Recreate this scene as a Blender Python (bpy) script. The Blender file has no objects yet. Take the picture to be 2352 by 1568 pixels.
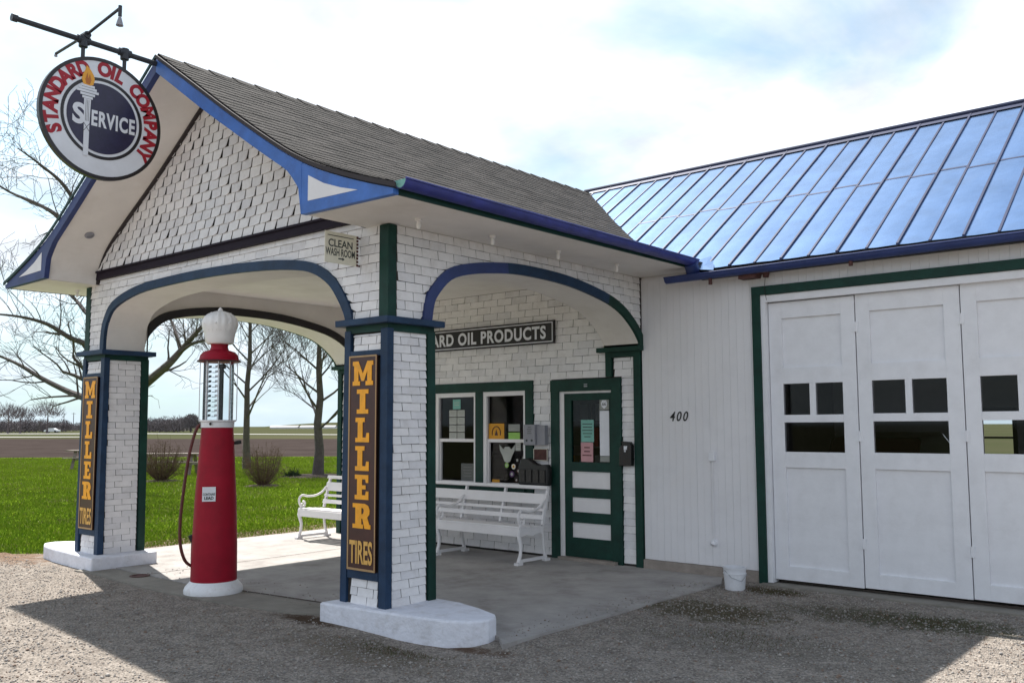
import bpy, bmesh, math, random
import numpy as np
from mathutils import Vector, Matrix
random.seed(7); rng = np.random.default_rng(7)
R = math.radians
scene = bpy.context.scene
COL = scene.collection

# ------------------------------------------------------------------ camera
CAMP = Vector((5.9456, -5.3123, 1.6678))
yaw, pitch, roll = 0.7069, 0.0906, -0.0039
fwd = Vector((-math.sin(yaw)*math.cos(pitch), math.cos(yaw)*math.cos(pitch), math.sin(pitch)))
rgt = Vector((math.cos(yaw), math.sin(yaw), 0)); upv = rgt.cross(fwd)
r2 = rgt*math.cos(roll)+upv*math.sin(roll); u2 = -rgt*math.sin(roll)+upv*math.cos(roll)
cam_d = bpy.data.cameras.new('camera'); cam = bpy.data.objects.new('camera', cam_d); COL.objects.link(cam)
m3 = Matrix((r2, u2, -fwd)).transposed(); cam.matrix_world = Matrix.Translation(CAMP) @ m3.to_4x4()
cam_d.sensor_width = 36; cam_d.lens = 36*2112.4/2352; cam_d.clip_end = 5000; cam_d.clip_start = .05
scene.camera = cam
scene.render.resolution_x = 1024; scene.render.resolution_y = 682
def ray(px, py):                        # direction through a point of the 2352 x 1568 view
    return (fwd + r2*((px-1176)/2112.4) + u2*((784-py)/2112.4))
def at_depth(px, py, dist): return CAMP + ray(px, py)*dist
def on_ground(px, py, z=0):
    v = ray(px, py); return CAMP + v*((z-CAMP.z)/v.z)

# ------------------------------------------------------------------ world + sun
SUN_EL, SUN_AZ = R(48.06), R(162.46)    # azimuth from +X counterclockwise
sdir = Vector((math.cos(SUN_EL)*math.cos(SUN_AZ), math.cos(SUN_EL)*math.sin(SUN_AZ), math.sin(SUN_EL)))
w = bpy.data.worlds.new('World'); scene.world = w; w.use_nodes = True
nt = w.node_tree; N = nt.nodes; Lk = nt.links; N.clear()
def nn(t, **k):
    n = N.new(t)
    for a, b in k.items(): setattr(n, a, b)
    return n
sky = nn('ShaderNodeTexSky', sky_type='NISHITA', sun_disc=False, sun_elevation=SUN_EL, air_density=1.0, dust_density=1.0, ozone_density=2.5)
sky.sun_rotation = math.atan2(sdir.x, sdir.y)
tc = nn('ShaderNodeTexCoord'); sep = nn('ShaderNodeSeparateXYZ'); Lk.new(tc.outputs['Generated'], sep.inputs[0])
def wm(op, a, b=None, clamp=False):
    n = nn('ShaderNodeMath', operation=op, use_clamp=clamp)
    for i, v in enumerate((a, b)):
        if v is None: continue
        if isinstance(v, (int, float)): n.inputs[i].default_value = v
        else: Lk.new(v, n.inputs[i])
    return n.outputs[0]
zz = wm('ADD', wm('MAXIMUM', sep.outputs[2], 0.0), 0.26)
cx = wm('DIVIDE', sep.outputs[0], zz); cy = wm('DIVIDE', sep.outputs[1], zz)
cmb = nn('ShaderNodeCombineXYZ'); Lk.new(cx, cmb.inputs[0]); Lk.new(cy, cmb.inputs[1])
n1 = nn('ShaderNodeTexNoise'); n1.inputs['Scale'].default_value = 1.7; n1.inputs['Detail'].default_value = 7; n1.inputs['Roughness'].default_value = .55; n1.inputs['Distortion'].default_value = .4
mp = nn('ShaderNodeMapping'); mp.inputs['Location'].default_value = (3.1, 1.7, 0); Lk.new(cmb.outputs[0], mp.inputs[0]); Lk.new(mp.outputs[0], n1.inputs['Vector'])
n2 = nn('ShaderNodeTexNoise'); n2.inputs['Scale'].default_value = 3.4; n2.inputs['Detail'].default_value = 5
Lk.new(mp.outputs[0], n2.inputs['Vector'])
cov = nn('ShaderNodeMapRange'); cov.inputs['From Min'].default_value = .26; cov.inputs['From Max'].default_value = .56; Lk.new(n1.outputs[0], cov.inputs[0])
# fewer clouds overhead
hi = nn('ShaderNodeMapRange'); hi.inputs['From Min'].default_value = .55; hi.inputs['From Max'].default_value = .8; hi.inputs['To Min'].default_value = .96; hi.inputs['To Max'].default_value = .5; Lk.new(sep.outputs[2], hi.inputs[0])
covf = wm('MULTIPLY', cov.outputs[0], hi.outputs[0], True)
# cloud brightness: brighter towards the sun, grey undersides by noise
dt = nn('ShaderNodeVectorMath', operation='DOT_PRODUCT'); Lk.new(tc.outputs['Generated'], dt.inputs[0]); dt.inputs[1].default_value = sdir
near = wm('POWER', wm('MAXIMUM', dt.outputs['Value'], 0.0), 6.0)
cb = wm('ADD', wm('MULTIPLY', near, 1.0), wm('ADD', wm('MULTIPLY', n2.outputs[0], 12.0), 1.8))
lowb = nn('ShaderNodeMapRange'); lowb.inputs['From Min'].default_value = .45; lowb.inputs['From Max'].default_value = .7; lowb.inputs['To Min'].default_value = 1.45; lowb.inputs['To Max'].default_value = 1.0; Lk.new(sep.outputs[2], lowb.inputs[0]); cb = wm('MULTIPLY', cb, lowb.outputs[0])
ccol = nn('ShaderNodeMixRGB', blend_type='MULTIPLY'); ccol.inputs[0].default_value = 1; ccol.inputs[1].default_value = (.97, 1.01, 1.09, 1); Lk.new(cb, ccol.inputs[2])
base = nn('ShaderNodeMixRGB', blend_type='MIX'); base.inputs[0].default_value = .5
hs = nn('ShaderNodeMixRGB', blend_type='MULTIPLY'); hs.inputs[0].default_value = 1; hs.inputs[2].default_value = (1.5, 1.9, 1.75, 1); Lk.new(sky.outputs[0], hs.inputs[1])
mx = nn('ShaderNodeMixRGB'); Lk.new(covf, mx.inputs[0]); Lk.new(hs.outputs[0], mx.inputs[1]); Lk.new(ccol.outputs[0], mx.inputs[2])
bg = nn('ShaderNodeBackground'); bg.inputs[1].default_value = 0.05; hz = nn('ShaderNodeMapRange'); hz.inputs['From Min'].default_value = .0; hz.inputs['From Max'].default_value = .20; hz.inputs['To Min'].default_value = .85; hz.inputs['To Max'].default_value = 0; Lk.new(sep.outputs[2], hz.inputs[0])
hzc = nn('ShaderNodeMixRGB'); Lk.new(n1.outputs[0], hzc.inputs[0]); hzc.inputs[1].default_value = (5.0, 7.2, 8.6, 1); hzc.inputs[2].default_value = (8.6, 9.8, 10.4, 1)
mh = nn('ShaderNodeMixRGB'); Lk.new(hz.outputs[0], mh.inputs[0]); Lk.new(mx.outputs[0], mh.inputs[1]); Lk.new(hzc.outputs[0], mh.inputs[2])
Lk.new(mh.outputs[0], bg.inputs[0])
wo = nn('ShaderNodeOutputWorld'); Lk.new(bg.outputs[0], wo.inputs[0])
sl = bpy.data.lights.new('sun', 'SUN'); sl.energy = 5.0; sl.angle = R(.5); sl.color = (1, .95, .88)
so = bpy.data.objects.new('sun', sl); COL.objects.link(so); so.rotation_euler = (-sdir).to_track_quat('-Z', 'Y').to_euler()
so.location = (-20, 10, 30)
scene.view_settings.view_transform = 'Standard'; scene.view_settings.look = 'None'
scene.view_settings.exposure = 1.03; scene.view_settings.gamma = 1

# ------------------------------------------------------------------ materials
def mat(name, col, rough=.7, metal=0., var=.12, vscale=3., bump=.0, bscale=60., dirt=None, dscale=1.5, damt=.35, spec=.5, emit=None):
    m = bpy.data.materials.new(name); m.use_nodes = True; t = m.node_tree; b = t.nodes['Principled BSDF']
    b.inputs['Roughness'].default_value = rough; b.inputs['Metallic'].default_value = metal
    b.inputs['Specular IOR Level'].default_value = spec
    co = t.nodes.new('ShaderNodeTexCoord')
    n = t.nodes.new('ShaderNodeTexNoise'); n.inputs['Scale'].default_value = vscale; n.inputs['Detail'].default_value = 6; n.inputs['Roughness'].default_value = .65
    t.links.new(co.outputs['Object'], n.inputs['Vector'])
    mr = t.nodes.new('ShaderNodeMapRange'); mr.inputs['From Min'].default_value = .3; mr.inputs['From Max'].default_value = .7
    mr.inputs['To Min'].default_value = 1-var; mr.inputs['To Max'].default_value = 1+var*.7; t.links.new(n.outputs[0], mr.inputs[0])
    mu = t.nodes.new('ShaderNodeMixRGB'); mu.blend_type = 'MULTIPLY'; mu.inputs[0].default_value = 1; mu.inputs[1].default_value = (*col, 1); t.links.new(mr.outputs[0], mu.inputs[2])
    out = mu.outputs[0]
    if dirt:
        d = t.nodes.new('ShaderNodeTexNoise'); d.inputs['Scale'].default_value = dscale; d.inputs['Detail'].default_value = 9; d.inputs['Roughness'].default_value = .7
        t.links.new(co.outputs['Object'], d.inputs['Vector'])
        dm = t.nodes.new('ShaderNodeMapRange'); dm.inputs['From Min'].default_value = .5; dm.inputs['From Max'].default_value = .75; dm.inputs['To Max'].default_value = damt; t.links.new(d.outputs[0], dm.inputs[0])
        dx = t.nodes.new('ShaderNodeMixRGB'); t.links.new(dm.outputs[0], dx.inputs[0]); t.links.new(out, dx.inputs[1]); dx.inputs[2].default_value = (*dirt, 1); out = dx.outputs[0]
    t.links.new(out, b.inputs['Base Color'])
    if bump:
        bn = t.nodes.new('ShaderNodeTexNoise'); bn.inputs['Scale'].default_value = bscale; bn.inputs['Detail'].default_value = 5; t.links.new(co.outputs['Object'], bn.inputs['Vector'])
        bp = t.nodes.new('ShaderNodeBump'); bp.inputs['Strength'].default_value = bump; bp.inputs['Distance'].default_value = .02; t.links.new(bn.outputs[0], bp.inputs['Height']); t.links.new(bp.outputs[0], b.inputs['Normal'])
    if emit: b.inputs['Emission Color'].default_value = (*emit, 1); b.inputs['Emission Strength'].default_value = 1
    return m
M = {}
M['white_shingle'] = mat('white_shingle', (.79, .775, .785), .75, var=.07, vscale=9, bump=.15, bscale=90, dirt=(.45, .41, .38), dscale=5, damt=.35)
M['white_shingle_b'] = mat('white_shingle_b', (.72, .71, .73), .75, var=.08, vscale=7, bump=.15, bscale=90, dirt=(.42, .38, .35), dscale=6, damt=.4)
M['shingle_back_shade'] = mat('shingle_back_shade', (.035, .03, .028), .9)  # near-black backing: shade in the shingle gaps put into the colour
M['white_paint'] = mat('white_paint', (.76, .74, .75), .6, var=.06, vscale=2.5, bump=.05, bscale=40, dirt=(.5, .46, .42), dscale=2.2, damt=.22)
M['soffit_paint'] = mat('soffit_paint', (.74, .71, .68), .7, var=.07, vscale=2, bump=.04, bscale=50, dirt=(.5, .44, .38), dscale=1.7, damt=.35)
M['board_paint'] = mat('board_paint', (.73, .72, .745), .65, var=.06, vscale=3, bump=.1, bscale=30, dirt=(.48, .44, .40), dscale=1.5, damt=.3)
M['door_paint'] = mat('door_paint', (.75, .75, .785), .6, var=.05, vscale=6, bump=.1, bscale=14, dirt=(.48, .46, .46), dscale=4, damt=.22)
M['plinth_paint'] = mat('plinth_paint', (.72, .73, .80), .8, var=.09, vscale=9, bump=.5, bscale=26, dirt=(.34, .31, .28), dscale=6, damt=.45)
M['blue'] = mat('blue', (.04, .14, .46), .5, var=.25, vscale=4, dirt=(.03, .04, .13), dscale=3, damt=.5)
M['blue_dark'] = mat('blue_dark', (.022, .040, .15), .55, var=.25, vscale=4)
M['gutter_blue'] = mat('gutter_blue', (.028, .034, .19), .4, var=.3, vscale=5)
M['navy'] = mat('navy', (.014, .038, .085), .55, var=.3, vscale=6, bump=.1, spec=.3)  # same trim paint as green, blue sky reflection put into the colour
M['green'] = mat('green', (.003, .036, .026), .55, var=.35, vscale=5, bump=.08, spec=.3)
M['black_trim'] = mat('black_trim', (.012, .010, .013), .6)
M['belt'] = mat('belt', (.016, .010, .020), .7, spec=.2)
M['brown_edge'] = mat('brown_edge', (.03, .022, .024), .7)
M['shingle_a'] = mat('roof_a', (.078, .072, .068), .95, var=.25, vscale=30, bump=.4, bscale=180, spec=.08, dirt=(.035, .032, .03), dscale=1.2, damt=.5)
M['shingle_b'] = mat('roof_b', (.064, .060, .057), .95, var=.25, vscale=30, bump=.4, bscale=180, spec=.08, dirt=(.035, .032, .03), dscale=1.2, damt=.5)
M['shingle_c'] = mat('roof_c', (.092, .084, .079), .95, var=.25, vscale=30, bump=.4, bscale=180, spec=.08, dirt=(.035, .032, .03), dscale=1.2, damt=.5)
M['tin'] = mat('tin_roof', (.36, .54, .87), .2, metal=.9, var=.16, vscale=2.2, bump=.22, bscale=3.5, dirt=(.30, .38, .52), dscale=2.5, damt=.4)
M['tin_dark'] = mat('tin_seam', (.035, .045, .10), .6, metal=.2, var=.2)
M['concrete'] = mat('concrete', (.39, .37, .355), .9, var=.2, vscale=2.3, bump=.5, bscale=150, dirt=(.14, .115, .105), dscale=1.3, damt=.65, spec=.15)
M['apron'] = mat('apron', (.24, .22, .19), .95, var=.2, vscale=3, bump=.5, bscale=90, dirt=(.13, .12, .10), dscale=2, damt=.6)
M['found'] = mat('foundation', (.30, .26, .23), .95, var=.25, vscale=5, bump=.5, bscale=40)
M['black'] = mat('black', (.012, .012, .012), .5)
M['black_gloss'] = mat('black_gloss', (.012, .011, .012), .25)
M['red'] = mat('pump_red', (.30, .002, .018), .5, var=.18, vscale=5, dirt=(.16, .004, .015), dscale=2, damt=.5, spec=.25)
M['pump_white'] = mat('pump_white', (.74, .74, .76), .4, dirt=(.35, .28, .25), dscale=12, damt=.5)
M['globe'] = mat('milk_glass', (.80, .78, .77), .3, var=.05, bump=.1, bscale=20)
M['rubber_hose'] = mat('hose', (.10, .018, .014), .55, var=.4, vscale=12)
M['steel_dark'] = mat('pipe', (.03, .033, .042), .5, var=.3, vscale=8)
M['steel'] = mat('steel', (.35, .36, .38), .4, metal=.7)
M['gray_box'] = mat('gray_box', (.27, .27, .30), .6)
M['yellow'] = mat('orange_yellow', (.95, .40, .008), .45, var=.15, vscale=14, dirt=(.5, .25, .05), dscale=9, damt=.4)
M['maroon'] = mat('maroon', (.055, .014, .01), .4, var=.3, vscale=8)
M['brass'] = mat('sign_rim', (.42, .26, .12), .5)
M['enamel'] = mat('enamel_white', (.72, .73, .78), .3, var=.07, vscale=5, bump=.1, bscale=8)
M['sign_red'] = mat('sign_red', (.36, .004, .018), .5)
M['sign_navy'] = mat('sign_navy', (.018, .014, .05), .3, var=.3, vscale=20)
M['flame'] = mat('flame', (.85, .38, .02), .35)
M['flame_dark'] = mat('flame_dark', (.50, .15, .01), .4)
M['sign_black'] = mat('sign_black', (.014, .010, .012), .35)
M['cream'] = mat('cream', (.72, .70, .60), .6, var=.1, vscale=10)
M['paper'] = mat('paper', (.42, .43, .40), .8)
M['paper_g'] = mat('paper_gray', (.30, .31, .29), .8)
M['paper_cyan'] = mat('paper_cyan', (.20, .44, .38), .8)
M['paper_pink'] = mat('paper_pink', (.55, .30, .32), .8)
M['paper_orange'] = mat('paper_orange', (.65, .30, .02), .7)
M['paper_lime'] = mat('paper_lime', (.30, .55, .12), .7)
M['paper_red'] = mat('paper_red', (.5, .04, .03), .6)
M['text_dark'] = mat('text_dark', (.05, .06, .06), .7)
M['purple'] = mat('sticker_purple', (.09, .03, .12), .6)
M['rust'] = mat('rusty_red', (.085, .032, .028), .8, var=.4, vscale=20)
M['bin_blue'] = mat('bin_blue', (.02, .06, .16), .5)
M['bucket'] = mat('bucket', (.70, .71, .75), .4, dirt=(.4, .38, .36), dscale=8, damt=.3)
M['bark'] = mat('bark', (.085, .068, .066), .95, var=.35, vscale=9, bump=.6, bscale=30)
M['twig'] = mat('twig', (.10, .08, .082), .95, var=.3)
M['shrub'] = mat('shrub_twig', (.12, .075, .05), .95, var=.3)
M['hedge'] = mat('far_twig', (.15, .13, .135), 1, var=.3, vscale=.05)
M['evergreen'] = mat('evergreen', (.02, .035, .012), .9)
M['mulch'] = mat('mulch', (.06, .035, .022), 1, var=.4, vscale=10, bump=.8)
M['picnic'] = mat('picnic_wood', (.20, .16, .14), .85, var=.3, vscale=8)
M['car_paint'] = mat('old_car_paint', (.06, .012, .012), .25)
M['car_white'] = mat('car_white', (.8, .8, .82), .3)
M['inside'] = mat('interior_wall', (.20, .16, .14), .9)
M['wood'] = mat('interior_floor', (.08, .06, .05), .9)
def glass(name, tint, refl):
    m = bpy.data.materials.new(name); m.use_nodes = True; t = m.node_tree; t.nodes.clear()
    o = t.nodes.new('ShaderNodeOutputMaterial'); tr = t.nodes.new('ShaderNodeBsdfTransparent'); tr.inputs[0].default_value = (*tint, 1)
    g = t.nodes.new('ShaderNodeBsdfGlossy'); g.inputs['Roughness'].default_value = .03; g.inputs['Color'].default_value = (1, 1, 1, 1)
    fr = t.nodes.new('ShaderNodeLayerWeight'); fr.inputs[0].default_value = .25
    mm = t.nodes.new('ShaderNodeMath'); mm.operation = 'MULTIPLY'; mm.inputs[1].default_value = refl; t.links.new(fr.outputs['Fresnel'], mm.inputs[0])
    x = t.nodes.new('ShaderNodeMixShader'); t.links.new(mm.outputs[0], x.inputs[0]); t.links.new(tr.outputs[0], x.inputs[1]); t.links.new(g.outputs[0], x.inputs[2]); t.links.new(x.outputs[0], o.inputs[0])
    return m
M['pane'] = glass('window_glass', (.78, .78, .80), .9)
M['cyl_glass'] = glass('cylinder_glass', (.90, .93, .95), 1.0)

# ------------------------------------------------------------------ helpers
def tag(o, label, cat, group=None, kind=None):
    o['label'] = label; o['category'] = cat
    if group: o['group'] = group
    if kind: o['kind'] = kind
    return o
class MB:
    def __init__(s): s.v = []; s.f = []; s.m = []; s.mi = 0
    def add(s, vs, fs, mi=None):
        n = len(s.v); s.v += [tuple(v) for v in vs]; s.f += [tuple(i+n for i in f) for f in fs]; s.m += [s.mi if mi is None else mi]*len(fs); return s
    def box(s, x0, x1, y0, y1, z0, z1, mi=None):
        vs = [(x0,y0,z0),(x1,y0,z0),(x1,y1,z0),(x0,y1,z0),(x0,y0,z1),(x1,y0,z1),(x1,y1,z1),(x0,y1,z1)]
        return s.add(vs, [(0,3,2,1),(4,5,6,7),(0,1,5,4),(1,2,6,5),(2,3,7,6),(3,0,4,7)], mi)
    def obox(s, c, ax, ay, az, mi=None):        # oriented box: centre + half-axis vectors
        c, ax, ay, az = map(Vector, (c, ax, ay, az)); vs = [c+sx*ax+sy*ay+sz*az for sz in (-1, 1) for sx, sy in ((-1,-1),(1,-1),(1,1),(-1,1))]
        return s.add(vs, [(0,3,2,1),(4,5,6,7),(0,1,5,4),(1,2,6,5),(2,3,7,6),(3,0,4,7)], mi)
    def bar(s, a, b, w_, h, up=(0,0,1), mi=None):
        a, b = Vector(a), Vector(b); d = (b-a); l = d.length; d.normalize(); sd = d.cross(Vector(up)); sd.normalize(); u = sd.cross(d)
        return s.obox((a+b)/2, d*l/2, sd*w_/2, u*h/2, mi)
    def prism(s, poly, f0, f1, mi=None):        # poly: list of 2d, f0/f1 map 2d->3d
        n = len(poly); vs = [f0(*p) for p in poly]+[f1(*p) for p in poly]
        return s.add(vs, [tuple(range(n-1, -1, -1)), tuple(range(n, 2*n))]+[(i, (i+1) % n, n+(i+1) % n, n+i) for i in range(n)], mi)
    def ribbon(s, top, bot, f0, f1, mi=None):   # solid strip between two polylines of equal length
        n = len(top)
        a = [f0(*p) for p in top]+[f0(*p) for p in bot]+[f1(*p) for p in top]+[f1(*p) for p in bot]
        fs = []
        for i in range(n-1):
            fs += [(n+i, n+i+1, i+1, i), (2*n+i, 2*n+i+1, 3*n+i+1, 3*n+i), (i, i+1, 2*n+i+1, 2*n+i), (3*n+i, 3*n+i+1, n+i+1, n+i)]
        fs += [(n, 0, 2*n, 3*n), (n-1, 2*n-1, 4*n-1, 3*n-1)]
        return s.add(a, fs, mi)
    def tube(s, pts, rad, n=8, mi=None, cap=True):
        pts = [Vector(p) for p in pts]; k = len(pts); rad = rad if hasattr(rad, '__len__') else [rad]*k
        vs = []; prev = None
        for i, p in enumerate(pts):
            d = (pts[min(i+1, k-1)]-pts[max(i-1, 0)]); d.normalize()
            a = prev if prev is not None else (Vector((0,0,1)) if abs(d.z) < .9 else Vector((1,0,0)))
            x = a - d*a.dot(d)
            if x.length < 1e-5: x = d.orthogonal()
            x.normalize(); y = d.cross(x); prev = x
            for j in range(n):
                t = 2*math.pi*j/n; vs.append(p+(x*math.cos(t)+y*math.sin(t))*rad[i])
        fs = [(i*n+j, i*n+(j+1) % n, (i+1)*n+(j+1) % n, (i+1)*n+j) for i in range(k-1) for j in range(n)]
        if cap: fs += [tuple(range(n-1, -1, -1)), tuple(range((k-1)*n, k*n))]
        return s.add(vs, fs, mi)
    def lathe(s, prof, c=(0,0,0), n=32, mi=None, fn=None):
        vs = []
        for r, z in prof:
            for j in range(n):
                t = 2*math.pi*j/n; q = fn(r, z, t) if fn else (r, z); vs.append((c[0]+q[0]*math.cos(t), c[1]+q[0]*math.sin(t), c[2]+q[1]))
        k = len(prof); fs = [(i*n+j, i*n+(j+1) % n, (i+1)*n+(j+1) % n, (i+1)*n+j) for i in range(k-1) for j in range(n)]
        fs += [tuple(range(n-1, -1, -1)), tuple(range((k-1)*n, k*n))]
        return s.add(vs, fs, mi)
    def build(s, name, mats, parent=None, smooth=False, loc=None, bevel=0, label=None):
        me = bpy.data.meshes.new(name); me.from_pydata(s.v, [], s.f)
        if not isinstance(mats, (list, tuple)): mats = [mats]
        for m in mats: me.materials.append(M[m] if isinstance(m, str) else m)
        if len(mats) > 1: me.polygons.foreach_set('material_index', s.m)
        if smooth:
            me.polygons.foreach_set('use_smooth', [True]*len(me.polygons))
            try: me.set_sharp_from_angle(angle=R(38))
            except Exception: pass
        me.update(); o = bpy.data.objects.new(name, me); COL.objects.link(o)
        if parent: o.parent = parent
        if loc: o.location = loc
        if bevel:
            b = o.modifiers.new('bevel', 'BEVEL'); b.width = bevel; b.segments = 2; b.limit_method = 'ANGLE'
        if label: o['label'] = label
        return o
def empty(name, loc=(0,0,0), rz=0):
    o = bpy.data.objects.new(name, None); COL.objects.link(o); o.location = loc; o.rotation_euler = (0,0,rz); o.empty_display_size = .2; return o
def interp(tab, x):
    if x <= tab[0][0]: return tab[0][1]
    for (a, b), (c, d) in zip(tab, tab[1:]):
        if x <= c: return b+(d-b)*(x-a)/(c-a)
    return tab[-1][1]
def smooth_line(pts, n=6):              # catmull-rom
    P = [pts[0]]+list(pts)+[pts[-1]]; out = []
    P = [Vector(p) for p in P]
    for i in range(1, len(P)-2):
        for k in range(n):
            t = k/n; a, b, c, d = P[i-1], P[i], P[i+1], P[i+2]
            out.append(.5*((2*b)+(c-a)*t+(2*a-5*b+4*c-d)*t*t+(3*b-a-3*c+d)*t**3))
    out.append(P[-2]); return [tuple(p) for p in out]
def offset_line(pts, d):
    out = []
    for i, p in enumerate(pts):
        a = Vector(pts[max(i-1, 0)]); b = Vector(pts[min(i+1, len(pts)-1)]); t = (b-a).normalized(); out.append((p[0]-t.y*d, p[1]+t.x*d))
    return out
def text_geo(body, size=1., bold=.0, xs=1., spacing=1., align='CENTER', shear=0.):
    c = bpy.data.curves.new('t', 'FONT'); c.body = body; c.size = size; c.offset = bold*size; c.align_x = align; c.align_y = 'CENTER'; c.space_character = spacing; c.fill_mode = 'FRONT'; c.shear = shear
    c.resolution_u = 4
    o = bpy.data.objects.new('t', c); COL.objects.link(o)
    dg = bpy.context.evaluated_depsgraph_get(); me = o.evaluated_get(dg).to_mesh()
    vs = [(v.co.x*xs, v.co.y) for v in me.vertices]; fs = [tuple(p.vertices) for p in me.polygons]
    o.evaluated_get(dg).to_mesh_clear(); bpy.data.objects.remove(o); bpy.data.curves.remove(c)
    return vs, fs
def put_text(mb, geo, f, mi=None):      # f maps 2d to 3d
    mb.add([f(*v) for v in geo[0]], geo[1], mi)

def shingles(mb, P, u0, u1, v0, v1, rh, wid, lo=None, hi=None, t=.012, gap=.006, curl=.006, rg=.0035, jit=.002):
    lo = lo or (lambda u: -1e9); hi = hi or (lambda u: 1e9); r = 0; v = v0
    while v < v1-.003:
        off = (wid*.5 if r % 2 else 0)+random.uniform(-.015, .015); a = u0-off
        while a < u1:
            b = a+wid*random.uniform(.97, 1.03); aa, bb = max(a, u0)+gap/2, min(b, u1)-gap/2
            if bb-aa > .012:
                zb = v+random.uniform(-jit, jit); zt = min(v+rh-rg, v1)
                us = [aa, aa*.67+bb*.33, aa*.33+bb*.67, bb]
                bs = [max(zb, lo(u)) for u in us]; ts = [min(zt, hi(u)) for u in us]
                if any(q-p > .006 for p, q in zip(bs, ts)):
                    bs = [min(p, q-.001) for p, q in zip(bs, ts)]
                    c0 = random.random()**3*curl; c1 = random.random()**3*curl
                    lift = [t+c0, t, t, t+c1]; sk = random.uniform(-.003, .003); vs = []
                    dz = [0, -.001, -.001, 0]
                    if curl > .012:
                        lift = [t*.8, t*1.0, t*1.25, t*1.3+c1]; dz = [.0, -.004, -.003, .010*random.random()]
                    for i in range(4):
                        vs += [P(us[i], bs[i]+dz[i]+sk*(i-1.5)/3, lift[i]), P(us[i], ts[i], .004), P(us[i], bs[i]+dz[i]+sk*(i-1.5)/3, max(lift[i]-.007, 0))]
                    fs = []
                    for i in range(3):
                        k = 3*i; fs += [(k, k+3, k+4, k+1), (k+2, k+5, k+3, k)]
                    fs += [(2, 0, 1), (9, 11, 10)]
                    mb.add(vs, fs, random.choice((0, 0, 1)))
            a = b
        v += rh; r += 1

# ================================================================== SETTING
def gh(x, y):                           # gravel height
    return -.020-.062*math.exp(-((x-.6)**2/.5+(y+.12)**2/.18))-.03*min(1, max(0, (-.4-y)/2.5))
def sheet(name, pts, z, m, label, cat, kind='structure'):
    mb = MB(); mb.add([(x, y, z) for x, y in pts], [tuple(range(len(pts)))]); o = mb.build(name, m); tag(o, label, cat, kind=kind); return o
def ground_mat(name, cols, scale, bumpd, extra=None, rough=1., bscale=70):
    m = bpy.data.materials.new(name); m.use_nodes = True; t = m.node_tree; b = t.nodes['Principled BSDF']; b.inputs['Roughness'].default_value = rough; b.inputs['Specular IOR Level'].default_value = .0
    co = t.nodes.new('ShaderNodeTexCoord'); n = t.nodes.new('ShaderNodeTexNoise'); n.inputs['Scale'].default_value = scale; n.inputs['Detail'].default_value = 10; n.inputs['Roughness'].default_value = .72; t.links.new(co.outputs['Object'], n.inputs['Vector'])
    cr = t.nodes.new('ShaderNodeValToRGB'); e = cr.color_ramp.elements
    for i, (p, c) in enumerate(cols):
        el = e[i] if i < 2 else e.new(p); el.position = p; el.color = (*c, 1)
    t.links.new(n.outputs[0], cr.inputs[0]); out = cr.outputs[0]
    if extra: out = extra(t, co, out)
    t.links.new(out, b.inputs['Base Color'])
    if bumpd:
        v = t.nodes.new('ShaderNodeTexVoronoi'); v.inputs['Scale'].default_value = bscale; t.links.new(co.outputs['Object'], v.inputs['Vector'])
        bp = t.nodes.new('ShaderNodeBump'); bp.inputs['Strength'].default_value = 1; bp.inputs['Distance'].default_value = bumpd; t.links.new(v.outputs[0], bp.inputs['Height']); t.links.new(bp.outputs[0], b.inputs['Normal'])
    return m
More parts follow.
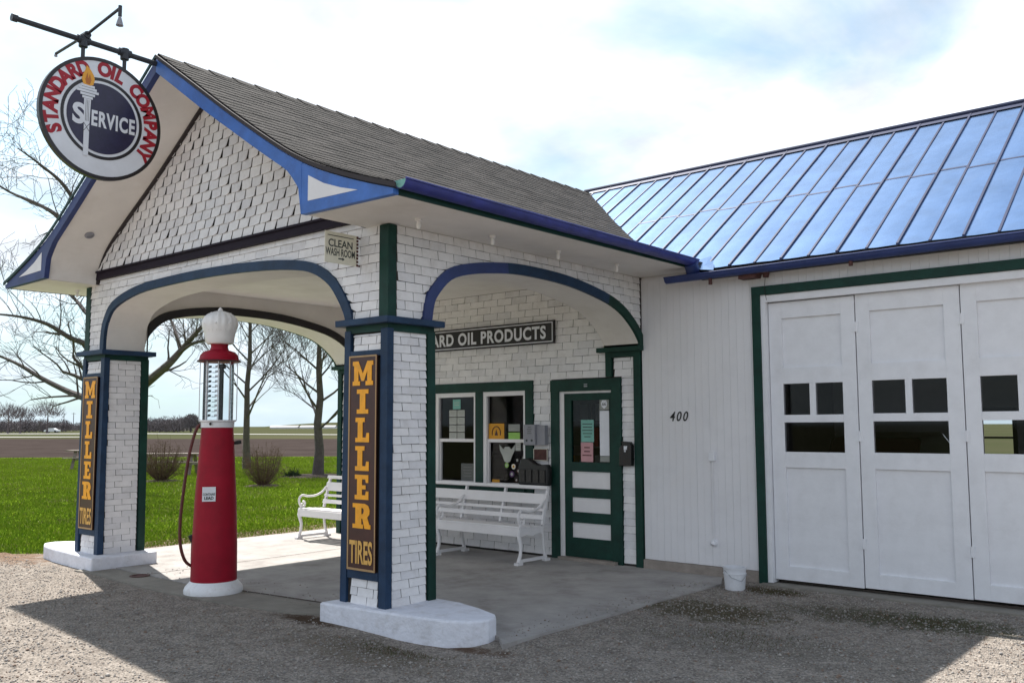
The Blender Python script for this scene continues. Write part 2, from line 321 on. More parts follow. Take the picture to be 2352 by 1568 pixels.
def gravel_extra(t, co, out):
    v = t.nodes.new('ShaderNodeTexVoronoi'); v.inputs['Scale'].default_value = 72; t.links.new(co.outputs['Object'], v.inputs['Vector'])
    hs_ = t.nodes.new('ShaderNodeSeparateColor'); t.links.new(v.outputs['Color'], hs_.inputs[0])
    mr = t.nodes.new('ShaderNodeMapRange'); mr.inputs['To Min'].default_value = .6; mr.inputs['To Max'].default_value = 1.35; t.links.new(hs_.outputs[0], mr.inputs[0])
    mu = t.nodes.new('ShaderNodeMixRGB'); mu.blend_type = 'MULTIPLY'; mu.inputs[0].default_value = 1; t.links.new(out, mu.inputs[1]); t.links.new(mr.outputs[0], mu.inputs[2]); out = mu.outputs[0]
    # mossy, earthy patches with their own places
    nz = t.nodes.new('ShaderNodeTexNoise'); nz.inputs['Scale'].default_value = 7; nz.inputs['Detail'].default_value = 8; nz.inputs['Roughness'].default_value = .75; t.links.new(co.outputs['Object'], nz.inputs['Vector'])
    for (px, py, rx, ry, col, amt) in PATCHES:
        mpn = t.nodes.new('ShaderNodeMapping'); mpn.vector_type = 'POINT'; mpn.inputs['Location'].default_value = (-px/rx, -py/ry, 0); mpn.inputs['Scale'].default_value = (1/rx, 1/ry, 0); t.links.new(co.outputs['Object'], mpn.inputs[0])
        ln = t.nodes.new('ShaderNodeVectorMath'); ln.operation = 'LENGTH'; t.links.new(mpn.outputs[0], ln.inputs[0])
        ad = t.nodes.new('ShaderNodeMath'); ad.operation = 'MULTIPLY_ADD'; t.links.new(nz.outputs[0], ad.inputs[0]); ad.inputs[1].default_value = 3.2; ad.inputs[2].default_value = -1.6
        sm = t.nodes.new('ShaderNodeMath'); sm.operation = 'ADD'; t.links.new(ln.outputs['Value'], sm.inputs[0]); t.links.new(ad.outputs[0], sm.inputs[1])
        mr2 = t.nodes.new('ShaderNodeMapRange'); mr2.inputs['From Min'].default_value = .5; mr2.inputs['From Max'].default_value = 1.2; mr2.inputs['To Min'].default_value = amt; mr2.inputs['To Max'].default_value = 0; t.links.new(sm.outputs[0], mr2.inputs[0])
        mxn = t.nodes.new('ShaderNodeMixRGB'); t.links.new(mr2.outputs[0], mxn.inputs[0]); t.links.new(out, mxn.inputs[1]); mxn.inputs[2].default_value = (*col, 1); out = mxn.outputs[0]
    return out
PATCHES = [(1.75, 2.35, .75, .45, (.07, .06, .03), .75), (2.9, 3.0, .8, .4, (.065, .065, .045), .65), (3.6, 3.1, .6, .35, (.05, .06, .03), .7), (1.72, 3.62, .4, .18, (.07, .05, .03), .85),
           (-7.2, -.3, 1.2, .45, (.20, .12, .075), .7), (.4, -.6, .9, .35, (.12, .10, .07), .5), (-.75, -.22, .42, .13, (.07, .045, .03), .9), (2.5, 1.4, 1.2, .5, (.16, .15, .13), .4), (.9, .02, .5, .10, (.09, .05, .03), .8)]
M['gravel'] = ground_mat('gravel', [(.3, (.20, .175, .155)), (.7, (.37, .33, .29))], 5.0, .010, gravel_extra, bscale=95)
M['grass_soil'] = ground_mat('lawn_ground', [(.3, (.075, .14, .010)), (.7, (.14, .21, .014))], 1.0, .0)
M['field_soil'] = ground_mat('field', [(.3, (.036, .028, .026)), (.7, (.064, .052, .048))], .25, .0)
M['prairie'] = ground_mat('far_field', [(.3, (.045, .058, .025)), (.7, (.085, .080, .050))], .02, .0)
M['road'] = mat('far_road', (.30, .29, .27), .9)
M['dirt'] = ground_mat('dirt', [(.3, (.10, .07, .05)), (.7, (.24, .19, .14))], 4, .01, bscale=40)

# far ground
o = sheet('ground', [(-2500,-1500),(1500,-1500),(1500,2500),(-2500,2500)], -.16, 'prairie', 'flat pale green and tan farmland reaching the horizon', 'field')
# ploughed field beyond the lawn
def gp(px, py): p = on_ground(px, py, -.1); return (p.x, p.y)
o = sheet('field', [gp(-900,1060), gp(1500,1042), gp(1500,1007), gp(-900,1007)], -.13, 'field_soil', 'bare brown ploughed field between lawn and far road', 'field')
# lawn
LAWN = [(-7.6, -2.0), (-6.35, .6), (-6.35, 5.4), (-5.66, 11.0), (14, 12), (14, 60), gp(1500, 1047), gp(-900, 1056), (-30, -14), (-14, -3.6)]
o = sheet('lawn', LAWN, -.055, 'grass_soil', 'mown bright green lawn left of and behind the canopy', 'lawn')
# gravel lot as a gently graded grid
mb = MB(); xs = np.linspace(-14, 16, 121); ys = np.linspace(-16, 4.3, 83)
for y in ys:
    for x in xs:
        yy = y
        mb.v.append((x, yy, gh(x, yy)+.008*math.sin(x*1.9+yy)*math.sin(yy*1.7) - (.0)))
nx = len(xs)
def lawn_edge(x): return 99 if x > -6.3 else (.3+(x+6.3)*.55 if x > -9 else -1.18+(x+9)*.45)
for j in range(len(ys)-1):
    for i in range(nx-1):
        cxm = (xs[i]+xs[i+1])/2; cym = (ys[j]+ys[j+1])/2
        if cym > lawn_edge(cxm)+random.uniform(-.1, .1): continue
        mb.f.append((j*nx+i, j*nx+i+1, (j+1)*nx+i+1, (j+1)*nx+i)); mb.m.append(0)
tag(mb.build('gravel_lot', 'gravel', smooth=True), 'pale crushed gravel lot in front of the station', 'gravel', kind='structure')
mb = MB(); n = 40
e0 = [(-6.0-i*.16, .55-.02*i-.09*i+random.uniform(-.05, .05)) for i in range(26)]
mb.add([(x, y-.30+random.uniform(-.06, .06), -.018) for x, y in e0]+[(x, y+.35+random.uniform(-.1, .1), -.035) for x, y in e0], [(i+1, i, 26+i, 27+i) for i in range(25)])
mb.add([(-7.3, .6, -.045), (-6.15, .3, -.045), (-6.15, 5.4, -.045), (-7.2, 5.4, -.045)], [(0, 1, 2, 3)])
tag(mb.build('dirt_edge', 'dirt'), 'bare brown earth strip between gravel, slab and lawn', 'dirt', kind='structure')
# concrete slab under the canopy
mb = MB(); SL = [(-6.25, .03), (-5.9, .10), (-2.9, .05), (-2.45, .17), (-1.25, .30), (-.3, .25), (.6, .40), (1.0, .30), (1.2, .12), (1.2, 3.62), (1.0, 4.03), (-6.25, 4.6)]
mb.prism(SL, lambda a, b: (a, b, -.14), lambda a, b: (a, b, 0)); o = mb.build('concrete_slab', 'concrete'); tag(o, 'smooth grey concrete slab under the canopy, sunlit at left', 'pavement', kind='structure')
mb = MB(); AP = [(-5.1, -.30), (-4.85, -.27), (-3.34, -.37), (-2.57, -.33), (-1.75, -.26), (-1.05, -.17), (-.8, .0), (-.8, .24), (-1.25, .285), (-2.45, .155), (-2.9, .035), (-5.1, .07)]
mb.prism(AP, lambda a, b: (a, b, -.14), lambda a, b: (a, b, -.006)); tag(mb.build('concrete_apron', 'apron'), 'rough curved concrete strip round the pump foot', 'pavement', kind='structure')
mb = MB(); pj = [(-2.9, .042), (-2.45, .163), (-1.9, .225), (-1.25, .293), (-.8, .27)]
for a, b in zip(pj, pj[1:]): mb.bar((a[0], a[1], .0005), (b[0], b[1], .0005), .012, .004)
mb.bar((-4.1, .06, .0005), (-4.15, 4.0, .0005), .008, .003)
tag(mb.build('slab_joint', 'mulch'), 'thin dark joints in the concrete slab', 'joint', kind='structure')
# garage threshold
mb = MB(); mb.box(1.5, 8.2, 3.86, 4.12, -.14, -.004); tag(mb.build('threshold_slab', 'apron'), 'thin concrete sill in front of the garage doors', 'pavement', kind='structure')
# far road
mb = MB()
for (a, b, wd) in (((-120, 1000), (700, 1003), .9),):
    pass
r0 = [gp(-900, 1004), gp(160, 1003), gp(280, 1001), gp(280, 999.5), gp(160, 1000.5), gp(-900, 1001)]
mb.add([(x, y, -.10) for x, y in [gp(-900, 1006), gp(200, 1003.5), gp(200, 1002.3), gp(-900, 1003)]], [(0, 1, 2, 3)])
mb.add([(x, y, -.10) for x, y in [gp(-900, 997.6), gp(340, 996), gp(1500, 1002), gp(1500, 1000.6), gp(340, 994.6), gp(-900, 996.2)]], [(0, 1, 4, 5), (1, 2, 3, 4)])
tag(mb.build('road', 'road'), 'pale country road crossing far fields', 'road', kind='structure')

# ================================================================== STATION BUILDING
ST = empty('gas_station'); tag(ST, 'white shingled filling station with arched canopy, blue and green trim and tin-roofed garage', 'gas station')
XM, XL, XR, D = -2.83, -5.66, 0.0, 4.04
ZS, ZC = 3.42, 2.56                     # soffit height, column cap height
CW = .52
front_open_out = [(-5.24,2.60),(-5.232,2.78),(-5.17,2.98),(-4.95,3.185),(-4.37,3.315),(-3.58,3.35),(-2.70,3.348),(-1.9,3.312),(-1.327,3.255),(-.988,3.18),(-.727,3.035),(-.568,2.858),(-.47,2.70),(-.44,2.60)]
side_in = [(.50,2.60),(.525,2.74),(.573,2.844),(.742,3.005),(.978,3.087),(1.351,3.149),(1.817,3.185),(2.551,3.164),(3.2,3.069),(3.55,2.965),(3.80,2.81),(3.95,2.66),(3.965,2.60)]
fo = smooth_line(front_open_out, 4); fi = offset_line(fo, -.095); fi[0] = (-5.145, 2.60); fi[-1] = (-.535, 2.60)
si = smooth_line(side_in, 4); so_ = offset_line(si, .105); so_[0] = (.395, 2.60); so_ = [(min(a, 4.036), b) for a, b in so_]; so_[-1] = (4.036, 2.60)
def arch_wall(name, inner, a0, a1, f0, f1):
    pts = [p for p in inner]
    mb = MB(); mb.ribbon([(p[0], ZS+.05) for p in pts], pts, f0, f1)
    mb.ribbon([(a0, ZS+.05), (pts[0][0], ZS+.05)], [(a0, 2.60), (pts[0][0], 2.60)], f0, f1)
    mb.ribbon([(pts[-1][0], ZS+.05), (a1, ZS+.05)], [(pts[-1][0], 2.60), (a1, 2.60)], f0, f1)
    return mb.build(name, 'soffit_paint', ST)
arch_wall('arch_wall', fi, XL+.5, XR-.5, lambda a, b: (a, .005, b), lambda a, b: (a, .5, b))
arch_wall('arch_wall', si, .02, D, lambda a, b: (-.005, a, b), lambda a, b: (-.5, a, b))
arch_wall('arch_wall', si, .02, D, lambda a, b: (XL+.005, a, b), lambda a, b: (XL+.5, a, b))
# backing sheets (gap shade put into their colour) + shingles above the arches
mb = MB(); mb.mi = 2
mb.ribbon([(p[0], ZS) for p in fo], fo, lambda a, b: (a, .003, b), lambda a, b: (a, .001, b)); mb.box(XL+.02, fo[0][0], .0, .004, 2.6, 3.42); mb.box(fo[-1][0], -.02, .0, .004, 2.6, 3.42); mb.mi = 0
def lo_front(u):
    if u < fo[0][0] or u > fo[-1][0]: return 2.60
    return interp(fo, u)
shingles(mb, lambda u, v, w: (u, -w, v), XL+.09, XR-.09, 2.60, 3.60, .083, .205, lo=lo_front, hi=lambda u: 3.50, curl=.010)
mb.build('front_shingles', ['white_shingle', 'white_shingle_b', 'shingle_back_shade'], ST)
def lo_side(u): return 2.60 if u < so_[0][0] else interp(so_, u)
def side_back(mb, x, s):
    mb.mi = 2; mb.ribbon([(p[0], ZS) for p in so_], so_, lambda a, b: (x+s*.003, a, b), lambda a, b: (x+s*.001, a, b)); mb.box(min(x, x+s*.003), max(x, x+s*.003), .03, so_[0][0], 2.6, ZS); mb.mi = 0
mb = MB(); side_back(mb, 0, 1)
shingles(mb, lambda u, v, w: (w, u, v), .09, 4.03, 2.60, 3.60, .083, .205, lo=lo_side, hi=lambda u: ZS, curl=.006)
mb.build('side_shingles', ['white_shingle', 'white_shingle_b', 'shingle_back_shade'], ST)
mb = MB(); side_back(mb, XL, -1)
shingles(mb, lambda u, v, w: (XL-w, u, v), .09, 4.03, 2.60, 3.60, .083, .205, lo=lo_side, hi=lambda u: ZS, curl=.006)
mb.build('side_shingles', ['white_shingle', 'white_shingle_b', 'shingle_back_shade'], ST)
# arch trims (bands)
k1 = 8
mb = MB(); mb.ribbon(fo, fi, lambda a, b: (a, -.035, b), lambda a, b: (a, .004, b)); mb.build('arch_trim', 'navy', ST)
cut = 22
mb = MB(); mb.ribbon(so_[:cut+1], si[:cut+1], lambda a, b: (.035, a, b), lambda a, b: (-.004, a, b)); mb.build('arch_trim', 'gutter_dk' if 'gutter_dk' in M else 'blue_dark', ST)  # single trim paint along the arch; sky reflection put into the piece colours
mb = MB(); mb.ribbon(so_[cut:34], si[cut:34], lambda a, b: (.034, a, b), lambda a, b: (-.004, a, b)); mb.build('arch_trim', 'navy', ST)
mb = MB(); mb.ribbon(so_[33:], si[33:], lambda a, b: (.033, a, b), lambda a, b: (-.004, a, b)); mb.build('arch_trim', 'green', ST)
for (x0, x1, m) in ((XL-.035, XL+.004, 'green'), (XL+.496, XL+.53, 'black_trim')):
    mb = MB(); mb.ribbon(so_ if m == 'green' else [(max(a, .535), b) for a, b in so_], si if m == 'green' else [(max(a, .533), b) for a, b in si], lambda a, b: (x0, a, b), lambda a, b: (x1, a, b)); mb.build('arch_trim', m, ST)
# upper corner posts
for x in (XL, XR):
    s = 1 if x == XR else -1
    mb = MB(); mb.box(min(x+s*.02, x-s*.10), max(x+s*.02, x-s*.10), -.02, .075, 2.60, ZS); mb.build('corner_post', 'green', ST, bevel=.004)
mb = MB(); mb.box(XR+.0, XR+.014, 4.0, 4.035, 2.6, 3.42); mb.build('joint_strip', 'brown_edge', ST)
# canopy ceiling
mb = MB(); mb.box(XL+.4, XR-.4, .4, D+.0, 3.465, 3.50); mb.build('ceiling', 'soffit_paint', ST)

# columns
def column(x0, name='column', post='navy', rt='green'):  # navy and green posts share a paint; sky reflection is in the colour
    C = empty(name, (x0+CW/2, CW/2, 0)); C.parent = ST
    h = CW/2; bt = .012
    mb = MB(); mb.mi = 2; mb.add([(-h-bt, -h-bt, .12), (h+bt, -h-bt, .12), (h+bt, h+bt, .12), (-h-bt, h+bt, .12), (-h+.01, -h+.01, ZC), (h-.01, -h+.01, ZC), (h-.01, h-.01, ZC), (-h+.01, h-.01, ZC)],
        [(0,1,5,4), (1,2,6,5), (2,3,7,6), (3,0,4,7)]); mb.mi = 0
    tp = lambda v: bt*(1-(v-.14)/2.4)
    shingles(mb, lambda u, v, w: (u, -h-tp(v)-w, v), -h+.08, h-.08, .14, .40, .072, .205, gap=.008, curl=.010)
    shingles(mb, lambda u, v, w: (u, -h-tp(v)-w, v), -h+.08, h-.08, 2.31, 2.47, .072, .205, gap=.008, curl=.010)
    shingles(mb, lambda u, v, w: (h+tp(v)+w, u, v), -h+.045, h-.07, .14, 2.49, .072, .215, curl=.009)
    shingles(mb, lambda u, v, w: (-h-tp(v)-w, u, v), -h+.07, h-.07, .14, 2.49, .072, .215, curl=.006)
    shingles(mb, lambda u, v, w: (u, h+tp(v)+w, v), -h+.07, h-.07, .14, 2.49, .072, .215, curl=.006)
    mb.build('shingles', ['white_shingle', 'white_shingle_b', 'shingle_back_shade'], C)
    def post_(name, xa, xb, ya, yb, m):
        mb = MB(); sx = 1 if xa+xb > 0 else -1; sy = 1 if ya+yb > 0 else -1; b = bt
        mb.add([(xa+sx*b, ya+sy*b, .12), (xb+sx*b, ya+sy*b, .12), (xb+sx*b, yb+sy*b, .12), (xa+sx*b, yb+sy*b, .12), (xa, ya, 2.51), (xb, ya, 2.51), (xb, yb, 2.51), (xa, yb, 2.51)],
               [(0,3,2,1), (4,5,6,7), (0,1,5,4), (1,2,6,5), (2,3,7,6), (3,0,4,7)])
        mb.build(name, m, C, bevel=.005)
    post_('corner_post', h-.065, h+.028, -h-.028, -h+.045, post)
    post_('corner_post', -h-.028, -h+.055, -h-.028, -h+.045, post)
    post_('corner_post', h-.055, h+.028, h-.065, h+.028, rt)
    post_('corner_post', -h-.028, -h+.055, h-.055, h+.028, rt)
    mb = MB()
    mb.box(-h-.02, h+.02, -h-.02, -h+.05, 2.485, ZC-.01); mb.box(-h-.02, h+.02, h-.05, h+.02, 2.485, ZC-.01); mb.box(h-.05, h+.022, -h-.018, h+.018, 2.483, ZC-.012); mb.box(-h-.022, -h+.05, -h-.018, h+.018, 2.483, ZC-.012)
    mb.build('frieze', post if rt == 'navy' else 'green', C)
    mb = MB(); mb.box(-h-.09, h+.09, -h-.09, h+.09, ZC-.012, ZC+.045); mb.build('cap', 'navy' if post == 'navy' else 'green', C, bevel=.006)
    mb = MB(); mb.box(-h+.055, h-.065, -h-.034, -h+.02, .355, .425); mb.build('sign_rail', 'navy', C)
    mb = MB(); mb.box(-h+.055, h-.065, -h-.026, -h+.02, 2.275, 2.325); mb.build('sign_rail', 'navy', C)
    return C
column(XL); column(-CW)
# plinths (concrete islands)
def plinth(pts, zb, z1=.14):
    mb = MB(); mb.prism(pts, lambda a, b: (a, b, zb), lambda a, b: (a, b, z1)); 
    mb.build('plinth', 'plinth_paint', ST, bevel=.018)
plinth([(-.66, -.18), (.30, -.09), (.73, -.02), (.91, .085), (.965, .22), (.95, .33), (.86, .42), (.60, .52), (.30, .60), (-.60, .62)], -.14)
plinth([(-4.88, -.21), (-4.86, .60), (-6.0, .62), (-6.35, .52), (-6.72, .40), (-6.86, .22), (-6.80, .06), (-6.55, -.05), (-6.1, -.12)], -.14)

# gable shingle field (with its flare) and belt
def gprof(x):
    u = abs(x-XM); return interp([(0,5.31),(.165,5.205),(.83,4.762),(1.30,4.463),(1.80,4.175),(2.22,3.91),(2.35,3.80),(2.45,3.68),(2.52,3.55)], u)
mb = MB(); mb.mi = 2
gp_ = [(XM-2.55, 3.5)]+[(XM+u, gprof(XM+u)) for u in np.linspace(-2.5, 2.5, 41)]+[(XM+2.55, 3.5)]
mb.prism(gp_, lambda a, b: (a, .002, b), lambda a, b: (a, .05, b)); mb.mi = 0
shingles(mb, lambda u, v, w: (u, -w*1.15-max(0, (4.0-v))*.10, v), XM-2.56, XM+2.56, 3.585, 5.3, .104, .19, hi=gprof, t=.014, gap=.011, curl=.017, jit=.005, rg=-.004)
mb.build('gable_shingles', ['white_shingle', 'white_shingle_b', 'shingle_back_shade'], ST)
mb = MB(); mb.box(XM-2.55, XM+2.56, -.055, .0, 3.485, 3.572); mb.box(XM-2.55, XM+2.56, -.075, .0, 3.566, 3.588); mb.build('belt_board', 'belt', ST)

# roof
RP = [(0, 5.50), (.7, 5.045), (1.4, 4.585), (2.1, 4.15), (2.45, 3.955), (2.75, 3.82), (3.1, 3.69), (3.4, 3.59), (3.68, 3.505)]
def rz(u): return interp(RP_s, u)
RP_s = smooth_line(RP, 4)
Y0, Y1 = -.66, 10.1
def zg(y): return 3.43+.69*(y-3.95)     # garage front slope
def roof_side(s):
    mb = MB(); L = [0]
    for a, b in zip(RP_s, RP_s[1:]): L.append(L[-1]+math.hypot(b[0]-a[0], b[1]-a[1]))
    tabu = list(zip(L, [p[0] for p in RP_s])); tabz = list(zip(L, [p[1] for p in RP_s])); T = L[-1]; n = int(T/.118)
    for r in range(n):
        s1 = T-r*T/n; s0 = T-(r+1)*T/n-.01; s0 = max(s0, 0)
        ua, za, ub, zb = interp(tabu, s0), interp(tabz, s0), interp(tabu, s1), interp(tabz, s1)
        y = Y0-(.15 if r % 2 else 0)-random.uniform(0, .02)
        while y < Y1:
            ya, yb = max(y, Y0)+.002, min(y+.30, Y1)-.002
            if yb-ya > .02:
                l = .007+random.random()*.003; dr = random.uniform(-.0015, .0015)
                x = lambda u: XM+s*u
                vs = [(x(ua), ya, za+.003), (x(ua), yb, za+.003), (x(ub)+s*.002, yb, zb+l+dr), (x(ub)+s*.002, ya, zb+l+dr), (x(ub), yb, zb-.002), (x(ub), ya, zb-.002)]
                fs = [(0,3,2,1), (3,5,4,2)] if s > 0 else [(0,1,2,3), (3,2,4,5)]
                mb.add(vs, fs, random.choice((0, 0, 1, 2)))
            y += .30
    # deck under the tabs, with thickness
    mb.ribbon(RP_s, [(u, z-.045) for u, z in RP_s], lambda u, z: (XM+s*u, Y0+.005, z-.003), lambda u, z: (XM+s*u, Y1, z-.003), 3)
    # ridge cap
    if s > 0:
        y = Y0-.01
        while y < Y1:
            mb.add([(XM-.14, y, 5.50-.075), (XM, y, 5.52), (XM+.14, y, 5.50-.075), (XM-.14, y+.31, 5.50-.088), (XM, y+.31, 5.507), (XM+.14, y+.31, 5.50-.088)], [(0,1,4,3), (1,2,5,4)], random.choice((0, 1)))
            y += .29
    return mb.build('shingle_roof', ['shingle_a', 'shingle_b', 'shingle_c', 'brown_edge'], ST)
roof_side(1); roof_side(-1)
# rake soffit (underside of the gable overhang)
SP = [(0,5.31),(.165,5.205),(.83,4.762),(1.30,4.463),(1.80,4.175),(2.15,3.96),(2.33,3.82),(2.45,3.68),(2.52,3.55),(2.535,3.43)]
SPs = smooth_line(SP, 3)
top_at = lambda u: rz(u)-.052
for s in (1, -1): mb = MB(); mb.ribbon([(u, max(top_at(u)-.002, z+.01)) for u, z in SPs], SPs, lambda u, z: (XM+s*u, Y0+.03, z), lambda u, z: (XM+s*u, .0, z)); mb.build('rake_soffit', 'soffit_paint', ST)
# edge line where soffit meets the gable on the left
mb = MB(); mb.ribbon([(u, z-.001) for u, z in SPs], offset_line(SPs, -.022), lambda u, z: (XM-u, -.05, z), lambda u, z: (XM-u, -.002, z)); mb.build('soffit_bead', 'brown_edge', ST); mb = MB()
mb.ribbon([(u, z-.001) for u, z in SPs], offset_line(SPs, -.022), lambda u, z: (XM+u, -.05, z), lambda u, z: (XM+u, -.002, z)); mb.build('soffit_bead', 'brown_edge', ST)
# barge boards
def barge(s, m):
    B = empty('barge_board', (XM, Y0, 3.42)); B.parent = ST
    up = [(u, top_at(u)+.004) for u, z in RP_s if u <= 2.56]+[(2.56, top_at(2.56))]
    def low(u):
        return min(interp(SP, u), top_at(u)-.13) if u < 2.5 else 3.44
    mb = MB(); us = sorted(set([round(u, 3) for u, z in RP_s if u < 2.5]+[.4, 1.0, 2.2, 2.3, 2.4, 2.46, 2.5]))
    mb.ribbon([(u, top_at(u)) for u in us], [(u, low(u)) for u in us], lambda u, z: (s*u, -.03, z-3.42), lambda u, z: (s*u, .028, z-3.42))
    us2 = [2.5, 2.6, 2.75, 2.9, 3.05, 3.2, 3.35, 3.5, 3.6, 3.645]
    mb.ribbon([(u, top_at(u)) for u in us2], [(u, 3.435-(u-2.5)*.013) for u in us2], lambda u, z: (s*u, -.028, z-3.42), lambda u, z: (s*u, .028, z-3.42))
    mb.build('board', m, B)
    mb = MB(); mb.prism([(2.595, 3.535), (3.23, 3.520), (3.02, 3.575), (2.80, 3.65), (2.595, 3.752)], lambda u, z: (s*u, -.031, z-3.42), lambda u, z: (s*u, .02, z-3.42)); mb.build('triangle_panel', 'white_paint', B)
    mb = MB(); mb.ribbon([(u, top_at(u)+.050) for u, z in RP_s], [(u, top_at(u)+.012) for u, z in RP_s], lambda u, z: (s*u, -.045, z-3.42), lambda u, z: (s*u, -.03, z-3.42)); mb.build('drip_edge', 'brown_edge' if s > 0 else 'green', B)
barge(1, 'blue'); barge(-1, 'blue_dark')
# eave soffits, returns, fascias, gutters
for s in (1, -1):
    xa, xb = XM+s*2.545, XM+s*3.63
    mb = MB(); mb.box(min(xa, xb), max(xa, xb), Y0+.035, .0, 3.425, 3.455); mb.build('return_soffit', 'soffit_paint', ST); mb = MB()
    xa2 = XM+s*2.83; mb.box(min(xa2, xb), max(xa2, xb), .0, 4.04, 3.425, 3.455); mb.build('eave_soffit', 'soffit_paint', ST)
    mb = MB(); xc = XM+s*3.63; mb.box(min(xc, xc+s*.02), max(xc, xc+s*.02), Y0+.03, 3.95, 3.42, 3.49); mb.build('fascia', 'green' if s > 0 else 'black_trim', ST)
def gutter(pts_path, m='gutter_blue', r=.068, inside='paper_cyan'):
    mb = MB(); a, b = Vector(pts_path[0]), Vector(pts_path[1]); d = (b-a).normalized(); sd = Vector((d.y, -d.x, 0)); n = 12
    vs = []
    for p in (a, b):
        for rr in (r, r-.004):
            for j in range(n+1):
                t = math.pi*j/n; vs.append(p+sd*math.cos(t)*rr+Vector((0, 0, -1))*math.sin(t)*rr*1.05)
    k = n+1; fs = []
    for j in range(n): fs += [(j, j+1, 2*k+j+1, 2*k+j), (k+j+1, k+j, 3*k+j, 3*k+j+1), (j+1, j, k+j, k+j+1), (2*k+j, 2*k+j+1, 3*k+j+1, 3*k+j)]
    fs += [(0, 2*k, 3*k, k), (n, k+n, 3*k+n, 2*k+n)]
    mb.add(vs, fs)
    mb.tube([a+sd*r, b+sd*r], .010, 6); return mb
mb = gutter([(XM+3.70, Y0-.01, 3.525), (XM+3.70, 3.78, 3.50)]); g1 = mb.build('gutter', 'gutter_blue', ST, smooth=True)
mb = MB(); mb.tube([(XM+3.70, 3.70, 3.47), (XM+3.66, 3.83, 3.38), (XM+3.62, 3.90, 3.33)], [.075, .08, .05], 12); mb.build('outlet', 'blue_dark', g1, smooth=True)
mb = MB(); mb.add([(XM+3.70+.062*math.cos(math.pi*j/10), Y0-.004, 3.523-.062*math.sin(math.pi*j/10)) for j in range(11)], [tuple(range(11))]); mb.build('end_cap', 'paper_cyan', g1)
mb = gutter([(.50, 3.80, 3.335), (8.6, 3.80, 3.375)], r=.06); g2 = mb.build('gutter', 'blue_dark', ST, smooth=True)
mb = MB(); mb.tube([(1.06, 3.80, 3.29), (1.06, 3.80, 3.21)], .022, 8); mb.build('drip_stub', 'rust', g2); mb = MB(); mb.tube([(2.62, 3.80, 3.29), (2.62, 3.80, 3.24)], .022, 8); mb.build('drip_stub', 'rust', g2)
# soffit bulbs
def bulb(x, y, z, r=.02):
    B = empty('soffit_lamp', (x, y, z)); B.parent = ST
    mb = MB(); mb.lathe([(.03, 0), (.03, -.02), (.02, -.025)], n=14); mb.build('socket', 'white_paint', B, smooth=True)
    mb = MB(); mb.lathe([(.012, -.02), (r*.8, -.04), (r, -.06), (r*.7, -.085), (.004, -.092)], n=14); mb.build('bulb', 'globe', B, smooth=True)
for y in (.05, 1.0, 2.0, 3.05): bulb(XM+3.15, y, 3.425)
bulb(XM-3.15, .0, 3.425)
bulb(-1.6, 1.7, 3.465, .04)
def vent(u, yy):
    z = interp(SP, u); t = math.atan(.63); mb = MB(); mb.lathe([(.055, 0), (.055, .012), (.035, .02), (.03, .006), (.004, .004)], n=18)
    o = mb.build('soffit_vent', 'gray_box', ST, smooth=True, loc=(XM-u, yy, z-.001)); o.rotation_euler = (0, math.pi-t, 0)
vent(.95, -.33); vent(2.15, -.33)

# ---- office front wall (Y = D) with openings
def wall_with_holes(mb, x0, x1, z0, z1, y, holes, th=.12, mi=0):
    xs = sorted(set([x0, x1]+[h[0] for h in holes]+[h[1] for h in holes])); zs = sorted(set([z0, z1]+[h[2] for h in holes]+[h[3] for h in holes]))
    for a, b in zip(xs, xs[1:]):
        for c, d in zip(zs, zs[1:]):
            if any(h[0] <= (a+b)/2 <= h[1] and h[2] <= (c+d)/2 <= h[3] for h in holes): continue
            mb.box(a, b, y, y+th, c, d, mi)
W1, W2, DR = (-3.47, -2.69, .86, 2.12), (-2.55, -1.80, .86, 2.12), (-1.20, -.43, .03, 2.10)
W0a, W0b = (-5.0, -4.3, .86, 2.12), (-4.2, -3.6, .86, 2.12)
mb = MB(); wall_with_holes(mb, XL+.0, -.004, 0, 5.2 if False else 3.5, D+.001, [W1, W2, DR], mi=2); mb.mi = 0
def office_sh(x0, x1, z0, z1, rh=.094, wd=.25): shingles(mb, lambda u, v, w: (u, D-w, v), x0, x1, z0, z1, rh, wd, t=.013, curl=.007, gap=.007)
office_sh(XL+.5, -.44, 2.25, 3.46); office_sh(-1.67, -1.37, .03, 2.25); office_sh(XL+.5, -3.62, .03, 2.25); office_sh(-3.62, -1.67, .03, .80); office_sh(-.29, -.11, .03, 2.25, .088, .4); office_sh(-.40, -.11, 2.25, 2.48)
office_sh(XL+.1, XL+.42, .03, 2.48)
mb.build('office_wall', ['white_shingle', 'white_shingle_b', 'shingle_back_shade'], ST)
def pilaster(x0, x1, n1, n2):
    P = empty('pilaster', ((x0+x1)/2, D, 0)); P.parent = ST; h = (x1-x0)/2
    mb = MB(); mb.box(h-.10, h-.002, -.035, 0, -.03 if x1 > -1 else 0, 2.51); mb.build('corner_post', 'green', P)
    mb = MB(); mb.box(-h, -h+.09, -.033, 0, n1, 2.51); mb.build('corner_post', 'green', P)
    mb = MB(); mb.box(-h+.002, h-.003, -.038, 0, 2.485, 2.55); mb.build('frieze', 'green', P)
    mb = MB(); mb.box(-h-.09, h+.04, -.10, 0, ZC-.012, ZC+.045); mb.build('cap', 'green', P, bevel=.005)
pilaster(-.51, -.004, 2.25, 0); pilaster(XL, XL+.5, 0, 0)
